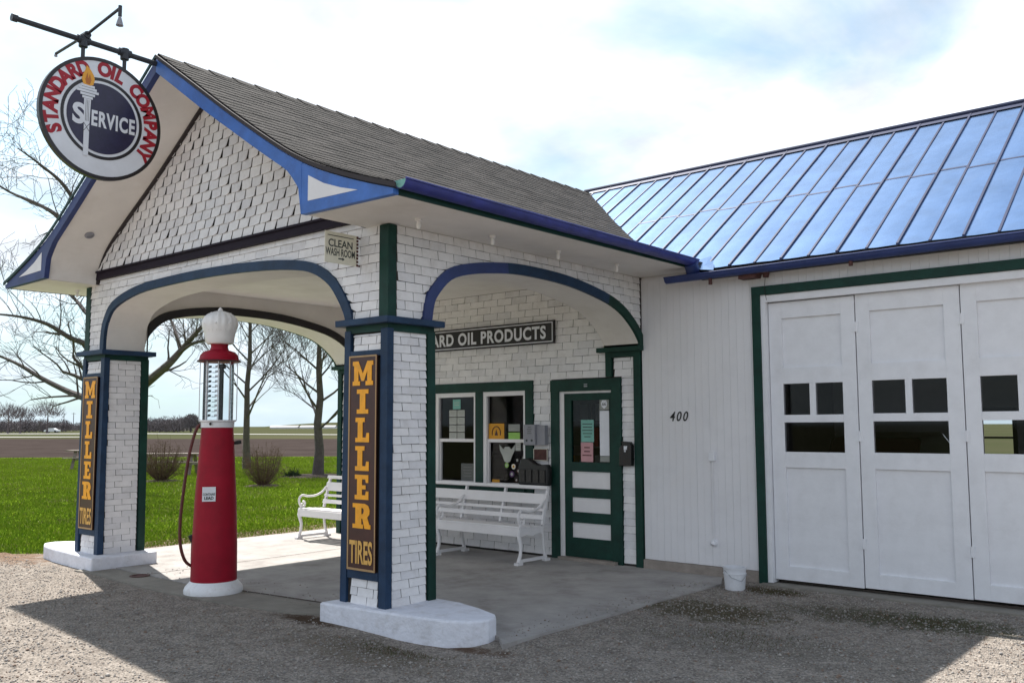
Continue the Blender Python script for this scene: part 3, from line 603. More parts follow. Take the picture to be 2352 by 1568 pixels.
# window group trim
WG = empty('window_surround', (-2.6, D, .8)); WG.parent = ST
mb = MB()
def tb(x0, x1, z0, z1, y=.028): mb.box(x0+2.6, x1+2.6, -y, .0, z0-.8, z1-.8)
tb(-3.62, -1.67, 2.12, 2.25, .030); tb(-3.62, -3.47, .78, 2.12); tb(-2.69, -2.55, .86, 2.12); tb(-1.80, -1.67, .78, 2.12); tb(-3.47, -1.80, .78, .86, .05)
mb.build('trim', 'green', WG)
def sash_window(w, name='window'):
    x0, x1, z0, z1 = w; Wn = empty(name, ((x0+x1)/2, D, z0)); Wn.parent = ST; h = (x1-x0)/2; H = z1-z0; mid = .60
    mb = MB(); mb.box(-h, -h+.06, -.02, .05, 0, H); mb.box(h-.035, h, -.02, .05, 0, H); mb.box(-h+.06, h-.035, -.018, .05, H-.06, H); mb.build('frame', 'white_paint', Wn)
    mb = MB(); mb.box(-h+.06, h-.035, .0, .04, mid-.022, mid+.022); mb.box(-h+.06, -h+.085, .005, .04, 0, mid-.022); mb.box(-h+.06, h-.035, .03, .06, 0, .04); mb.build('meeting_rail', 'white_paint', Wn)
    mb = MB(); mb.add([(-h+.06, .035, .0), (h-.035, .035, .0), (h-.035, .035, mid), (-h+.06, .035, mid)], [(0,1,2,3)]); mb.build('pane', 'pane', Wn)
    mb = MB(); mb.add([(-h+.06, .02, mid), (h-.035, .02, mid), (h-.035, .02, H-.06), (-h+.06, .02, H-.06)], [(0,1,2,3)]); mb.build('pane', 'pane', Wn)
    return Wn
sash_window(W1); sash_window(W2)
# interior of the office
mb = MB(); mb.box(XL+.12, -.12, D+3.2, D+3.3, 0, 3.4); mb.box(XL+.1, XL+.12, D+.13, D+3.2, 0, 3.4); mb.box(-.12, -.1, D+.13, D+3.2, 0, 3.4); mb.box(XL+.1, -.1, D+.13, D+3.3, 3.4, 3.44); mb.box(XL+.1, -.1, D+.12, D+3.3, -.05, 0.01)
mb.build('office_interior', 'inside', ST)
mb = MB(); mb.box(-2.55, -1.85, D+.35, D+.75, .80, .84); mb.box(-2.5, -1.9, D+.4, D+.7, 0, .80); mb.build('counter', 'white_paint', ST)
mb = MB()
for z in (.9, 1.3, 1.7): mb.box(-3.6, -.9, D+2.7, D+3.1, z, z+.03)
for x in (-3.6, -2.7, -1.8, -.92): mb.box(x, x+.03, D+2.7, D+3.1, 0, 2.0)
shf = mb.build('shelf', 'picnic', ST)
for i in range(26):
    z = (.93, 1.33, 1.73)[i % 3]; x = -3.5+(i//3)*.29+random.uniform(-.03, .03); w_ = random.uniform(.08, .2); mb = MB(); mb.box(x, x+w_, D+2.72, D+2.95, z, z+random.uniform(.12, .3)); mb.build('goods_box', random.choice(['paper', 'paper_red', 'paper_orange', 'bin_blue', 'paper_g', 'cream']), shf)
# outer walls of the wing
mb = MB(); mb.box(XL, XL+.1, D+.13, 9.9, 0, 3.5); mb.box(XL, 9.0, 9.9, 10.0, 0, 1.0); mb.box(XL, 2.10, 9.9, 10.0, 1.0, 1.9); mb.box(2.75, 9.0, 9.9, 10.0, 1.0, 1.9); mb.box(XL, 9.0, 9.9, 10.0, 1.9, 3.45); mb.box(8.9, 9.0, 4.2, 9.9, 0, 3.45); mb.build('rear_wall', 'white_paint', ST)
mb = MB(); mb.prism([(4.1, 3.45), (7.0, 5.4), (9.95, 3.45)], lambda a, b: (8.9, a, b), lambda a, b: (9.0, a, b)); mb.build('end_gable', 'white_paint', ST)
# office door
DO = empty('door', (-.82, D, .03)); DO.parent = ST
mb = MB()
def db(x0, x1, z0, z1, y0=-.012, y1=.03): mb.box(x0+.82, x1+.82, y0, y1, z0-.03, z1-.03)
db(-1.165, -1.055, .04, 2.06); db(-.475, -.36 if False else -.43, .04, 2.06); db(-1.055, -.475, 1.975, 2.06); db(-1.055, -.475, 1.09, 1.205); db(-1.055, -.475, .77, .885); db(-1.055, -.475, .46, .59); db(-1.055, -.475, .04, .275)
mb.build('leaf', 'green', DO)
for z0, z1 in ((.885, 1.09), (.59, .77), (.275, .46)): mb = MB(); db(-1.055, -.475, z0, z1, .004, .02); mb.build('panel', 'white_paint', DO)
mb = MB(); mb.add([(-.235, .012, 1.175), (.345, .012, 1.175), (.345, .012, 1.945), (-.235, .012, 1.945)], [(0,1,2,3)]); mb.build('pane', 'pane', DO)
mb = MB(); db(-1.37, -1.24, .0, 2.10, -.03, 0); db(-.43, -.293, .0, 2.10, -.036, 0); db(-1.37, -.293, 2.09, 2.235, -.039, 0); mb.build('frame', 'green', DO)
mb = MB(); db(-1.24, -1.165, .03, 2.09, -.01, .01); db(-1.165, -.43, 2.062, 2.09, -.006, .01); mb.build('jamb', 'white_paint', DO)
mb = MB(); db(-1.22, -.36, .0, .035, -.10, .05); mb.build('threshold', 'found', DO)
mb = MB(); db(-.83, -.78, 2.14, 2.152, -.045, -.038); db(-.83, -.78, 2.165, 2.175, -.045, -.038); mb.build('plate', 'steel', DO)
# ---- garage front
mb = MB(); mb.mi = 0
zt = 3.45
def boards(x0, x1, z0, z1, pw=.088):
    x = x0
    while x < x1-.004:
        b = min(x+pw, x1); o_ = random.uniform(-.0015, .0015); mb.box(x+.0009, b-.0009, D-.016+o_, D+.02, z0+random.uniform(0, .004), z1); x = b
boards(.012, 1.45, .105, 3.40); boards(1.45, 9.0, 3.14, 3.40)
mb.build('board_wall', 'board_paint', ST)
mb = MB(); wall_with_holes(mb, 0.0, 9.0, .0, 3.45, D+.004, [(1.52, 7.55, -.1, 3.06)], .12); mb.build('garage_wall', 'white_paint', ST)
mb = MB(); mb.box(.0, 1.46, D-.035, D+.1, -.14, .102); mb.build('foundation', 'found', ST)
mb = MB(); mb.box(1.45, 1.545, D-.05, D-.0165, -.02, 3.065); mb.box(1.45, 7.65, D-.052, D-.0165, 3.065, 3.16); mb.box(7.55, 7.65, D-.05, D-.0165, -.02, 3.065); mb.build('garage_trim', 'green', ST)
mb = MB(); mb.box(1.545, 1.60, D-.03, D+.12, .0, 3.065); mb.box(1.60, 7.55, D-.028, D+.12, 2.985, 3.06); mb.box(7.5, 7.55, D-.03, D+.12, 0, 2.985); mb.build('garage_frame', 'door_paint', ST)
def leaf(x0, wd, off=0.):
    L = empty('garage_door_leaf', (x0, D+.05, .03)); L.parent = ST; L.location.z = .035+off; H = 2.945
    mb = MB(); y0, y1 = -.02, .025; sl_, sr = (.150 if wd < .95 else .143), wd-.150
    def b(xa, xb, za, zb, ya=y0, yb=y1): mb.box(xa, xb, ya, yb, za-.035, zb-.035)
    b(.004, sl_, .035, H+.03); b(sr, wd-.004, .035, H+.03)
    b(sl_, sr, .035, .18); b(sl_, sr, 1.21, 1.375); b(sl_, sr, 1.685, 1.765, y0-.004); b(sl_, sr, 2.095, 2.27); b(sl_, sr, 2.80, H+.03)
    m_ = (sl_+sr)/2; b(m_-.033, m_+.033, 1.765, 2.095)
    mb.build('frame', 'door_paint', L, bevel=.002)
    for q in ((.17, 1.215), (2.265, 2.805)): mb = MB(); b(sl_-.004, sr+.004, q[0], q[1], .005, .018); mb.build('panel', 'door_paint', L)
    for (a, c, za, zb) in ((sl_, m_-.033, 1.765, 2.095), (m_+.033, sr, 1.765, 2.095), (sl_, sr, 1.375, 1.685)):
        mb = MB(); mb.add([(a, -.012, za-.035), (c, -.012, za-.035), (c, -.012, zb-.035), (a, -.012, zb-.035)], [(0,1,2,3)]); mb.build('pane', 'pane', L)
    for z in (1.49, .42, 2.6): mb = MB(); mb.box(wd-.035, wd+.035, y0-.006, y0, z-.035, z+.07); mb.tube([(wd, y0-.008, z-.035), (wd, y0-.008, z+.07)], .007, 6); mb.build('hinge', 'door_paint', L)
for i, x in enumerate((1.602, 2.545, 3.545, 4.53, 5.52, 6.51)): leaf(x, (.94, .998, .983, .988, .988, .985)[i], off=(.0, .006, .012, .01, .0, .0)[i])
# garage interior and rear window
mb = MB(); mb.box(0.02, 8.9, D+.2, 9.85, -.04, -.005); mb.box(.0, .02, D+.13, 9.9, 0, 3.45); mb.box(8.86, 8.88, D+.2, 9.85, 0, 3.45); mb.box(.02, 8.86, D+.3, 9.84, 3.40, 3.43); mb.build('garage_interior', 'inside', ST)
RW = empty('rear_window', (2.425, 9.9, 1.0)); RW.parent = ST
mb = MB(); mb.box(-.33, -.27, -.02, .05, 0, .9); mb.box(.27, .33, -.02, .05, 0, .9); mb.box(-.27, .27, -.018, .05, .84, .9); mb.box(-.27, .27, -.018, .05, 0, .06); mb.box(-.27, .27, 0, .04, .44, .47); mb.build('frame', 'black', RW)
# tin roof
def valley_y(x):                        # where garage slope meets the canopy roof
    u = x-XM
    if u > 3.66: return 3.93
    if u < 0: return 7.0
    return max(3.93, 3.95+(rz(u)-3.43)/.69)
mb = MB(); GZ = zg(7.0)
x = -2.70; seams = []
while x < 9.3: seams.append(x); x += .302
for i, a in enumerate(seams):
    b = a+.302; xs_ = np.linspace(a, b, 4)
    top = []; 
    for xx in xs_:
        f = (xx-a)/.302; y0_ = valley_y(xx); sag = -.035*math.sin(math.pi*f) if y0_ < 3.95 else 0
        rows = [y0_-.0, y0_+(7.0-y0_)*.33, y0_+(7.0-y0_)*.66, 6.99]
        for k, yy in enumerate(rows):
            belly = .0035*math.sin(math.pi*f)*random.uniform(.2, 1.3)*(0 if k == 3 else 1)
            top.append((xx, yy+(sag if k == 0 else 0), zg(yy)+.004+belly+(-.0 if k else sag*.4)))
    fs = []
    for p in range(3):
        for k in range(3): fs.append((p*4+k, (p+1)*4+k, (p+1)*4+k+1, p*4+k+1))
    mb.add(top, fs, 0)
# lip under the front edge & back slope
mb.add([(.8, 3.95, zg(3.95)-.03), (9.4, 3.95, zg(3.95)-.03), (9.4, 6.99, GZ-.03), (-2.6, 6.99, GZ-.03)], [(0,1,2,3)], 0)
mb.add([(-2.8, 7.0, GZ), (9.4, 7.0, GZ), (9.4, 10.2, GZ-2.2), (.9, 10.2, GZ-2.2)], [(0,1,2,3)], 0)
TR = mb.build('tin_roof', 'tin', ST, smooth=True)
mb = MB()
for i, a in enumerate(seams):
    ys_ = valley_y(a); hh = .026 if i % 2 else .017
    mb.ribbon([(ys_-.01, zg(ys_-.01)+hh), (5.4, zg(5.4)+hh-.003), (6.97, zg(6.97)+hh)], [(ys_-.01, zg(ys_-.01)), (5.4, zg(5.4)), (6.97, zg(6.97))], lambda y, z: (a-.011, y, z), lambda y, z: (a+.011, y, z))
mb.build('standing_seam', 'tin_dark', TR)
mb = MB()
for i, a in enumerate(seams[:-1]):
    yy = 5.42+(.03 if i % 2 else -.02)
    if valley_y(a) < yy-.2: mb.add([(a, yy, zg(yy)+.010), (a+.302, yy, zg(yy)+.010), (a+.302, yy+.02, zg(yy+.02)+.013), (a, yy+.02, zg(yy+.02)+.013)], [(0,1,2,3)])
mb.build('lap_joint', 'tin_dark', TR)
mb = MB(); mb.tube([(-2.95, 7.0, GZ+.03), (9.4, 7.0, GZ+.03)], .028, 8); mb.add([(-2.8, 6.88, GZ-.06), (9.4, 6.88, GZ-.06), (9.4, 7.0, GZ+.02), (-2.8, 7.0, GZ+.02)], [(0,1,2,3)]); mb.build('ridge_roll', 'tin_dark', TR)
# crumpled valley foot
mb = MB(); mb.add([(.72, 3.86, 3.43), (1.10, 3.80, 3.37), (1.0, 4.02, 3.485), (.86, 4.2, 3.61), (.70, 4.02, 3.53), (.92, 3.93, 3.455)], [(0,1,5), (1,2,5), (2,3,5), (3,4,5), (4,0,5)]); mb.build('valley_flashing', 'tin', TR)
mb = MB(); mb.box(.86, 9.3, 3.93, 4.0, 3.30, 3.415); mb.build('eave_board', 'black_trim', ST)
mb = MB(); mb.box(.86, 9.3, 3.93, 4.03, 3.395, 3.40); mb.build('eave_soffit', 'soffit_paint', ST)

# ================================================================== THINGS ON THE BUILDING
# slab-serif glyphs, unit box (0..1 wide, 0..1 high)
S_ = .22
GL = {
'M': [[(0,0),(.36,0),(.36,S_*.8),(.28,S_*.8),(.28,.62),(.44,.18),(.56,.18),(.72,.62),(.72,S_*.8),(.64,S_*.8),(.64,0),(1,0),(1,S_*.8),(.93,S_*.8),(.93,.82),(1,.82),(1,1),(.72,1),(.5,.48),(.28,1),(0,1),(0,.82),(.07,.82),(.07,S_*.8),(0,S_*.8)]],
'I': [[(.12,0),(.88,0),(.88,.18),(.68,.18),(.68,.82),(.88,.82),(.88,1),(.12,1),(.12,.82),(.32,.82),(.32,.18),(.12,.18)]],
'L': [[(.05,0),(.95,0),(.95,.38),(.78,.38),(.74,.19),(.52,.19),(.52,.82),(.66,.82),(.66,1),(.05,1),(.05,.82),(.2,.82),(.2,.18),(.05,.18)]],
'E': [[(.05,0),(.95,0),(.95,.34),(.78,.34),(.74,.18),(.52,.18),(.52,.42),(.76,.42),(.76,.58),(.52,.58),(.52,.82),(.74,.82),(.78,.68),(.93,.68),(.93,1),(.05,1),(.05,.82),(.2,.82),(.2,.18),(.05,.18)]],
'R': [[(.02,0),(.6,0),(.6,.17),(.5,.17),(.5,.40),(.56,.40),(.68,0),(1,0),(1,.17),(.93,.17),(.82,.46),(.93,.58),(.95,.75),(.86,.93),(.68,1),(.5,1),(.5,.83),(.6,.81),(.64,.72),(.6,.6),(.5,.57),(.5,.83),(.5,1),(.02,1),(.02,.83),(.17,.83),(.17,.17),(.02,.17)]],
}
def glyph(mb, ch, x, z, wd, hg, y0, y1, mi):
    if ch == 'R':
        polys = [[(.02,0),(.6,0),(.6,.17),(.50,.17),(.50,.83),(.50,1),(.02,1),(.02,.83),(.17,.83),(.17,.17),(.02,.17)],
                 [(.50,.40),(.56,.40),(.68,0),(1,0),(1,.17),(.93,.17),(.82,.46),(.50,.57)], [(.82,.46),(.93,.58),(.95,.75),(.86,.93),(.68,1),(.50,1),(.50,.83),(.60,.81),(.64,.72),(.60,.60),(.50,.57)]]
    else: polys = GL[ch]
    for p in polys: mb.prism([(x+a*wd, z+b*hg) for a, b in p], lambda a, b: (a, y0, b), lambda a, b: (a, y1, b), mi)
def miller_sign(cx, label):
    T = empty('tire_sign', (cx, -.04, .43)); tag(T, label, 'sign', 'vertical tire signs on the front columns')
    h = .183; H = 1.85
    mb = MB(); mb.box(-h, h, -.012, 0, 0, H); mb.build('backing', 'maroon', T)
    mb = MB()
    for a, b, c, d in ((-h, h, 0, .018), (-h, h, H-.014, H), (-h, -h+.016, .018, H-.014), (h-.012, h, .018, H-.014)): mb.box(a, b, -.016, -.0125, c, d)
    mb.build('rim', 'brass', T)
    mb = MB(); z = H-.05
    for ch, wd in zip('MILLER', (.27, .20, .20, .20, .20, .24)):
        hg = .212; z -= hg; glyph(mb, ch, -wd/2+.005, z, wd, hg, -.0165, -.013, 0); z -= .034
    g = text_geo('TIRES', .24, .025, .50)
    xs_ = [v[0] for v in g[0]]; zs_ = [v[1] for v in g[0]]; sx = .30/(max(xs_)-min(xs_)); sz = .20/(max(zs_)-min(zs_)); mxx = (max(xs_)+min(xs_))/2; mzz = min(zs_)
    put_text(mb, g, lambda a, b: ((a-mxx)*sx, -.0165, .055+(b-mzz)*sz), 1)
    mb.build('lettering', ['yellow', 'cream_y'], T)
    return T
M['cream_y'] = mat('pale_yellow', (.75, .42, .10), .5)
miller_sign(-CW/2-.005, 'tall narrow dark red tire sign with orange letters on the near column')
miller_sign(XL+CW/2-.005, 'tall narrow dark red tire sign with orange letters on the far left column')
# STANDARD OIL PRODUCTS sign
T = empty('products_sign', (-2.89, D-.05, 2.865)); tag(T, 'long black sign with white oil products lettering on the office wall above the windows', 'sign')
T.rotation_euler = (0, R(-.0), 0)
hw, hh = 1.60, .150
mb = MB(); mb.box(-hw, hw, 0, .03, -hh, hh); mb.build('board', 'sign_black', T)
mb = MB()
for a, b, c, d in ((-hw+.02, hw-.02, hh-.032, hh-.02), (-hw+.02, hw-.02, -hh+.02, -hh+.032), (hw-.032, hw-.02, -hh+.032, hh-.032), (-hw+.02, -hw+.032, -hh+.032, hh-.032)): mb.box(a, b, -.004, -.0005, c, d)
g = text_geo('STANDARD OIL PRODUCTS', .25, .034, .86, 1.12, 'RIGHT')
x1_ = max(v[0] for v in g[0]); z0_ = min(v[1] for v in g[0]); z1_ = max(v[1] for v in g[0]); x0_ = min(v[0] for v in g[0])
sx = 2.83/(x1_-x0_); sz = .175/(z1_-z0_)
put_text(mb, g, lambda a, b: ((a-x1_)*sx+hw-.13, -.004, (b-(z0_+z1_)/2)*sz))
mb.build('lettering', 'enamel', T)
# CLEAN WASH ROOM sign (projects from the front wall, faces +X)
T = empty('washroom_sign', (-.38, -.02, 3.08)); tag(T, 'small cream metal washroom sign with rusty hinge jutting from the front wall', 'sign')
mb = MB(); mb.box(-.004, .004, -.375, -.02, 0, .275); mb.build('plate', 'cream', T)
mb = MB(); f = lambda cz: (lambda a, b: (.0052, -.205+a, cz+b))
put_text(mb, text_geo('CLEAN', .092, .022, .95), f(.172)); put_text(mb, text_geo('WASH ROOM', .092, .022, .57), f(.095))
mb.add([(.0052, -.23, .038), (.0052, -.185, .038), (.0052, -.185, .028), (.0052, -.16, .044), (.0052, -.185, .060), (.0052, -.185, .050), (.0052, -.23, .050)], [(0,1,5,6), (2,3,4)])
mb.add([(.0052, -.35, .238), (.0052, -.06, .238), (.0052, -.06, .245), (.0052, -.35, .245)], [(0,1,2,3)])
mb.build('lettering', 'text_dark', T)
mb = MB(); 
for z in np.linspace(.0, .25, 9): mb.tube([(.006, -.018, z), (.006, -.018, z+.02)], .010, 7)
mb.box(-.004, .008, -.02, .02, .25, .262); mb.box(-.004, .008, -.02, .02, .0, .012); mb.build('hinge', 'rust', T)
# big round sign
T = empty('round_sign', (XM, -1.235, 4.67)); tag(T, 'large round white enamel service sign with red lettering and torch, hanging from the gable pipe', 'sign'); T.rotation_euler = (0, 0, 0)
def disc(mb, r, x0, x1, mi=0, n=64, r_in=0):
    if r_in: 
        top = [(r*math.cos(2*math.pi*i/n), r*math.sin(2*math.pi*i/n)) for i in range(n+1)]; bot = [(a*r_in/r, b*r_in/r) for a, b in top]
        mb.ribbon(top, bot, lambda a, b: (x0, a, b), lambda a, b: (x1, a, b), mi)
    else: mb.prism([(r*math.cos(2*math.pi*i/n), r*math.sin(2*math.pi*i/n)) for i in range(n)], lambda a, b: (x0, a, b), lambda a, b: (x1, a, b), mi)
RS = .592
mb = MB(); disc(mb, RS, -.02, .02); mb.build('disc', 'enamel', T, bevel=0)
mb = MB(); disc(mb, RS+.012, -.026, .026, r_in=RS-.022)
for sx_ in (1, -1): disc(mb, .405, .021*sx_, .0235*sx_, r_in=.375)
mb.build('rim', 'sign_black', T)
mb = MB()
for sx_ in (1, -1): disc(mb, .348, .021*sx_, .0235*sx_)
mb.build('center_disc', 'sign_navy', T)
mb = MB()
word = 'STANDARD OIL COMPANY'; a0, a1 = 210, -38
wds = {'I': .45, ' ': .85, 'M': 1.18, 'N': 1.08, 'O': 1.08, 'L': .8, 'D': 1.0}; tot = sum(wds.get(c, .95) for c in word); cur = 0
for sx_ in (1, -1):
    cur = 0
    for ch in word:
        wv = wds.get(ch, .95); ang = R(a0+(a1-a0)*(cur+wv/2)/tot); cur += wv
        if ch == ' ': continue
        g = text_geo(ch, .186, .055, .90); rr = .492
        cosr, sinr = math.cos(ang-math.pi/2), math.sin(ang-math.pi/2)
        yo, zo = rr*math.cos(ang), rr*math.sin(ang)
        put_text(mb, g, lambda a, b: (.0225*sx_, sx_*(yo+a*cosr-b*sinr), zo+a*sinr+b*cosr))
mb.build('lettering', 'sign_red', T)
mb = MB()
for sx_ in (1, -1):
    g = text_geo('S', .27, .04, .95); put_text(mb, g, lambda a, b: (.0262*sx_, sx_*(a-.235), b-.01))
    g = text_geo('ERVICE', .185, .036, .69, 1.12, align='LEFT')
    put_text(mb, g, lambda a, b: (.0262*sx_, sx_*(a-.115), b*1.12-.02))
    # torch shaft, bowl
    f0 = lambda a, b: (.0275*sx_, sx_*(a-.155), b); f1 = lambda a, b: (.024*sx_, sx_*(a-.155), b)
    mb.prism([(-.033, .16), (.033, .16), (.026, -.12), (.024, -.40), (-.024, -.40), (-.026, -.12)], f0, f1)
    for zc_, hw_ in ((.175, .05), (.205, .07), (.235, .105), (.262, .085), (.288, .065)): mb.prism([(-hw_, zc_-.012), (hw_, zc_-.012), (hw_*1.02, zc_+.012), (-hw_*1.02, zc_+.012)], f0, f1)
mb.build('emblem', 'enamel', T)
mb = MB()
for sx_ in (1, -1):
    f0 = lambda a, b: (.0285*sx_, sx_*(a-.155), b)
    for xx in (-.014, 0, .014): mb.add([f0(xx-.002, -.06), f0(xx+.002, -.06), f0(xx+.002, .15), f0(xx-.002, .15)], [(0,1,2,3)])
    for (a, b, c, d) in ((-.028, -.16, .028, -.08), (.028, -.16, -.028, -.08)): mb.add([f0(a-.003, b), f0(a+.003, b), f0(c+.003, d), f0(c-.003, d)], [(0,1,2,3)])
    for zc_ in (.19, .22, .249, .275): mb.add([f0(-.06, zc_-.0015), f0(.06, zc_-.0015), f0(.06, zc_+.0015), f0(-.06, zc_+.0015)], [(0,1,2,3)])
mb.build('torch_lines', 'sign_black', T)
mb = MB()
for sx_ in (1, -1):
    fl = [(-.045, .30), (-.062, .35), (-.05, .40), (-.03, .44), (-.02, .49), (.005, .47), (.03, .44), (.055, .40), (.062, .36), (.05, .31), (.02, .295)]
    mb.prism(fl, lambda a, b: (.0285*sx_, sx_*(a-.155), b), lambda a, b: (.024*sx_, sx_*(a-.155), b), 0)
    mb.prism([(-.02, .31), (-.03, .35), (-.01, .42), (.0, .36), (.012, .41), (.03, .35), (.015, .305)], lambda a, b: (.030*sx_, sx_*(a-.155), b), lambda a, b: (.0286*sx_, sx_*(a-.155), b), 1)
mb.build('flame', ['flame', 'flame_dark'], T)
# pipe arm
T = empty('sign_pipe', (XM, Y0, 5.43)); tag(T, 'dark iron pipe bracket with two sloping lamp arms above the round sign', 'bracket')
mb = MB(); mb.tube([(0, -1.415, -.015), (0, .05, -.03)], .027, 10); mb.tube([(0, -1.44, -.015), (0, -1.39, -.015)], .036, 10)
for y in (-1.435+.66+.0, -.36): pass
mb.build('pipe', 'steel_dark', T, smooth=True)
for yy in (-.78, -.365):
    mb = MB(); mb.tube([(0, yy, .02), (0, yy, -.09)], .042, 10); mb.tube([(0, yy-.06, -.02), (0, yy+.06, -.02)], .040, 10); mb.tube([(0, yy, -.08), (0, yy, -.20)], .020, 8); mb.build('hanger', 'steel_dark', T, smooth=True)
mb = MB(); mb.tube([(-.66, -.76, .03), (.0, -.76, .035), (.70, -.76, .10)], .014, 8); mb.tube([(.05, -.76, .03), (-.06, -.76, .03)], .035, 8); mb.tube([(.69, -.76, .12), (.69, -.76, .02)], .018, 8); mb.build('lamp_arm', 'steel_dark', T, smooth=True)
mb = MB(); mb.lathe([(.010, .0), (.016, -.02), (.024, -.05), (.034, -.09), (.030, -.092), (.01, -.05)], c=(.69, -.76, .02), n=14); mb.build('lamp_head', 'gray_box', T, smooth=True)
mb = MB(); mb.lathe([(.010, .0), (.014, -.01), (.016, -.02), (.016, -.03), (.005, -.035)], c=(-.66, -.76, .03), n=14); mb.build('lamp_head', 'gray_box', T, smooth=True)

# ---- gas pump
PX, PY = -2.576, -.03
P = empty('gas_pump', (PX, PY, -.01)); tag(P, 'tall dark red visible gas pump with glass cylinder and white crown globe', 'gas pump')
mb = MB(); mb.lathe([(.29, 0), (.292, .035), (.28, .065), (.24, .11), (.226, .125), (.0, .125)], n=48); mb.build('base', 'pump_white', P, smooth=True)
mb = MB(); mb.lathe([(.228, .12), (.224, .45), (.205, .95), (.18, 1.35), (.158, 1.665), (.0, 1.67)], n=48); mb.build('body', 'red', P, smooth=True)
mb = MB(); mb.lathe([(.165, 1.665), (.167, 1.72), (.185, 1.728), (.187, 1.742), (.0, 1.743)], n=48); mb.build('collar', 'pump_white', P, smooth=True)
mb = MB(); n = 40
for i in range(n):
    a, b = 2*math.pi*i/n, 2*math.pi*(i+1)/n; mb.add([(.152*math.cos(a), .152*math.sin(a), 1.743), (.152*math.cos(b), .152*math.sin(b), 1.743), (.152*math.cos(b), .152*math.sin(b), 2.35), (.152*math.cos(a), .152*math.sin(a), 2.35)], [(0,1,2,3)])
mb.build('glass_cylinder', 'cyl_glass', P, smooth=True)
mb = MB()
for i in range(8):
    a = 2*math.pi*i/8+.2; rr = .185 if i % 2 else .160; mb.tube([(rr*math.cos(a), rr*math.sin(a), 1.735), (rr*math.cos(a), rr*math.sin(a), 2.36)], .0045 if i % 2 else .006, 6)
mb.build('guard_rod', 'pump_white', P)
mb = MB(); mb.tube([(.03, .02, 1.74), (.03, .02, 2.28)], .016, 8); mb.tube([(.07, -.01, 1.74), (.07, -.01, 2.31)], .022, 8); mb.lathe([(.04, 0), (.045, .04), (.0, .05)], c=(.07, -.01, 2.27), n=12); mb.build('inner_pipe', 'black', P)
fv = Vector((PX-CAMP.x, PY-CAMP.y, 0)).normalized(); rv = Vector((fv.y, -fv.x, 0))
mb = MB()
for i in range(11):
    z = 1.79+i*.050
    for (s, d_) in ((-.085, -.04), (-.022, -.09)):
        c = rv*s+fv*d_; mb.obox(c+Vector((0, 0, z)), rv*.014, fv*.012, Vector((0, 0, .011)), 0 if s < -.05 else 1)
        c2 = c-rv*.022; mb.obox(c2+Vector((0, 0, z-.012)), rv*.02, fv*.004, Vector((0, 0, .003)), 0)
mb.build('gallon_markers', ['black', 'pump_white'], P)
mb = MB(); mb.lathe([(.205, 2.345), (.222, 2.352), (.20, 2.365), (.19, 2.41), (.16, 2.445), (.095, 2.465), (.085, 2.50), (.09, 2.525), (.0, 2.53)], n=48); mb.build('dome', 'red', P, smooth=True)
mb = MB(); mb.tube([(.212*math.cos(t), .212*math.sin(t), 2.349) for t in np.linspace(0, 2*math.pi, 40)], .009, 6, cap=False); mb.build('dome_rim', 'black', P)
def crown(r, z, t):
    k = max(0, min(1, (z-2.66)/.12)); bumps = .013*abs(math.sin(4*t))*k+.004*math.sin(16*t)*min(1, k*2); q = r*(1+(.02*math.cos(8*t)*k if z < 2.82 else 0)); return (max(q+bumps-.004, .001), z+.003*math.cos(8*t)*k)
prof = [(.09, 2.525), (.13, 2.53), (.148, 2.55), (.153, 2.60), (.163, 2.65), (.175, 2.69), (.180, 2.72), (.177, 2.755), (.166, 2.79), (.147, 2.818), (.120, 2.84), (.088, 2.857), (.055, 2.867), (.03, 2.873), (.015, 2.877), (.001, 2.88)]
mb = MB(); mb.lathe(prof, n=96, fn=crown)
for i in range(8):
    a = 2*math.pi*i/8
    for (rr, zz_, s) in ((.174, 2.735, .016), (.158, 2.79, .012), (.105, 2.845, .012)):
        c = Vector((rr*math.cos(a), rr*math.sin(a), zz_)); mb.lathe([(.002, -s), (s*.75, -s*.6), (s, 0), (s*.75, s*.6), (.002, s)], c=c, n=8)
for i in range(24):
    a = 2*math.pi*i/24; c = (.160*math.cos(a), .160*math.sin(a), 2.665); mb.lathe([(.002, -.012), (.010, 0), (.002, .012)], c=c, n=6)
mb.lathe([(.02, -.02), (.026, .0), (.016, .018), (.004, .03)], c=(0, 0, 2.885), n=12)
mb.build('globe', 'globe', P, smooth=True)
mb = MB(); hp = [-rv*.17+Vector((0, 0, 1.70)), -rv*.20+Vector((0, 0, 1.66)), -rv*.235-fv*.02+Vector((0, 0, 1.55)), -rv*.275-fv*.03+Vector((0, 0, 1.35)), -rv*.31-fv*.04+Vector((0, 0, 1.05)), -rv*.335-fv*.04+Vector((0, 0, .75)), -rv*.33-fv*.04+Vector((0, 0, .5)), -rv*.28-fv*.03+Vector((0, 0, .33)), -rv*.20+Vector((0, 0, .26))]
mb.tube([Vector(p) for p in smooth_line([tuple(p) for p in hp], 5)], .016, 8); mb.build('hose', 'rubber_hose', P, smooth=True)
mb = MB(); mb.bar(-rv*.21+Vector((0, 0, .52)), -rv*.235+Vector((0, 0, .58)), .03, .05); mb.bar(-rv*.215+Vector((0, 0, .30)), -rv*.215+Vector((0, 0, .56)), .02, .02, up=(1, 0, 0)); mb.tube([-rv*.14+Vector((0, 0, 1.73)), -rv*.20+Vector((0, 0, 1.735)), -rv*.17+Vector((0, 0, 1.66))], .010, 6); mb.build('nozzle_hook', 'black', P)
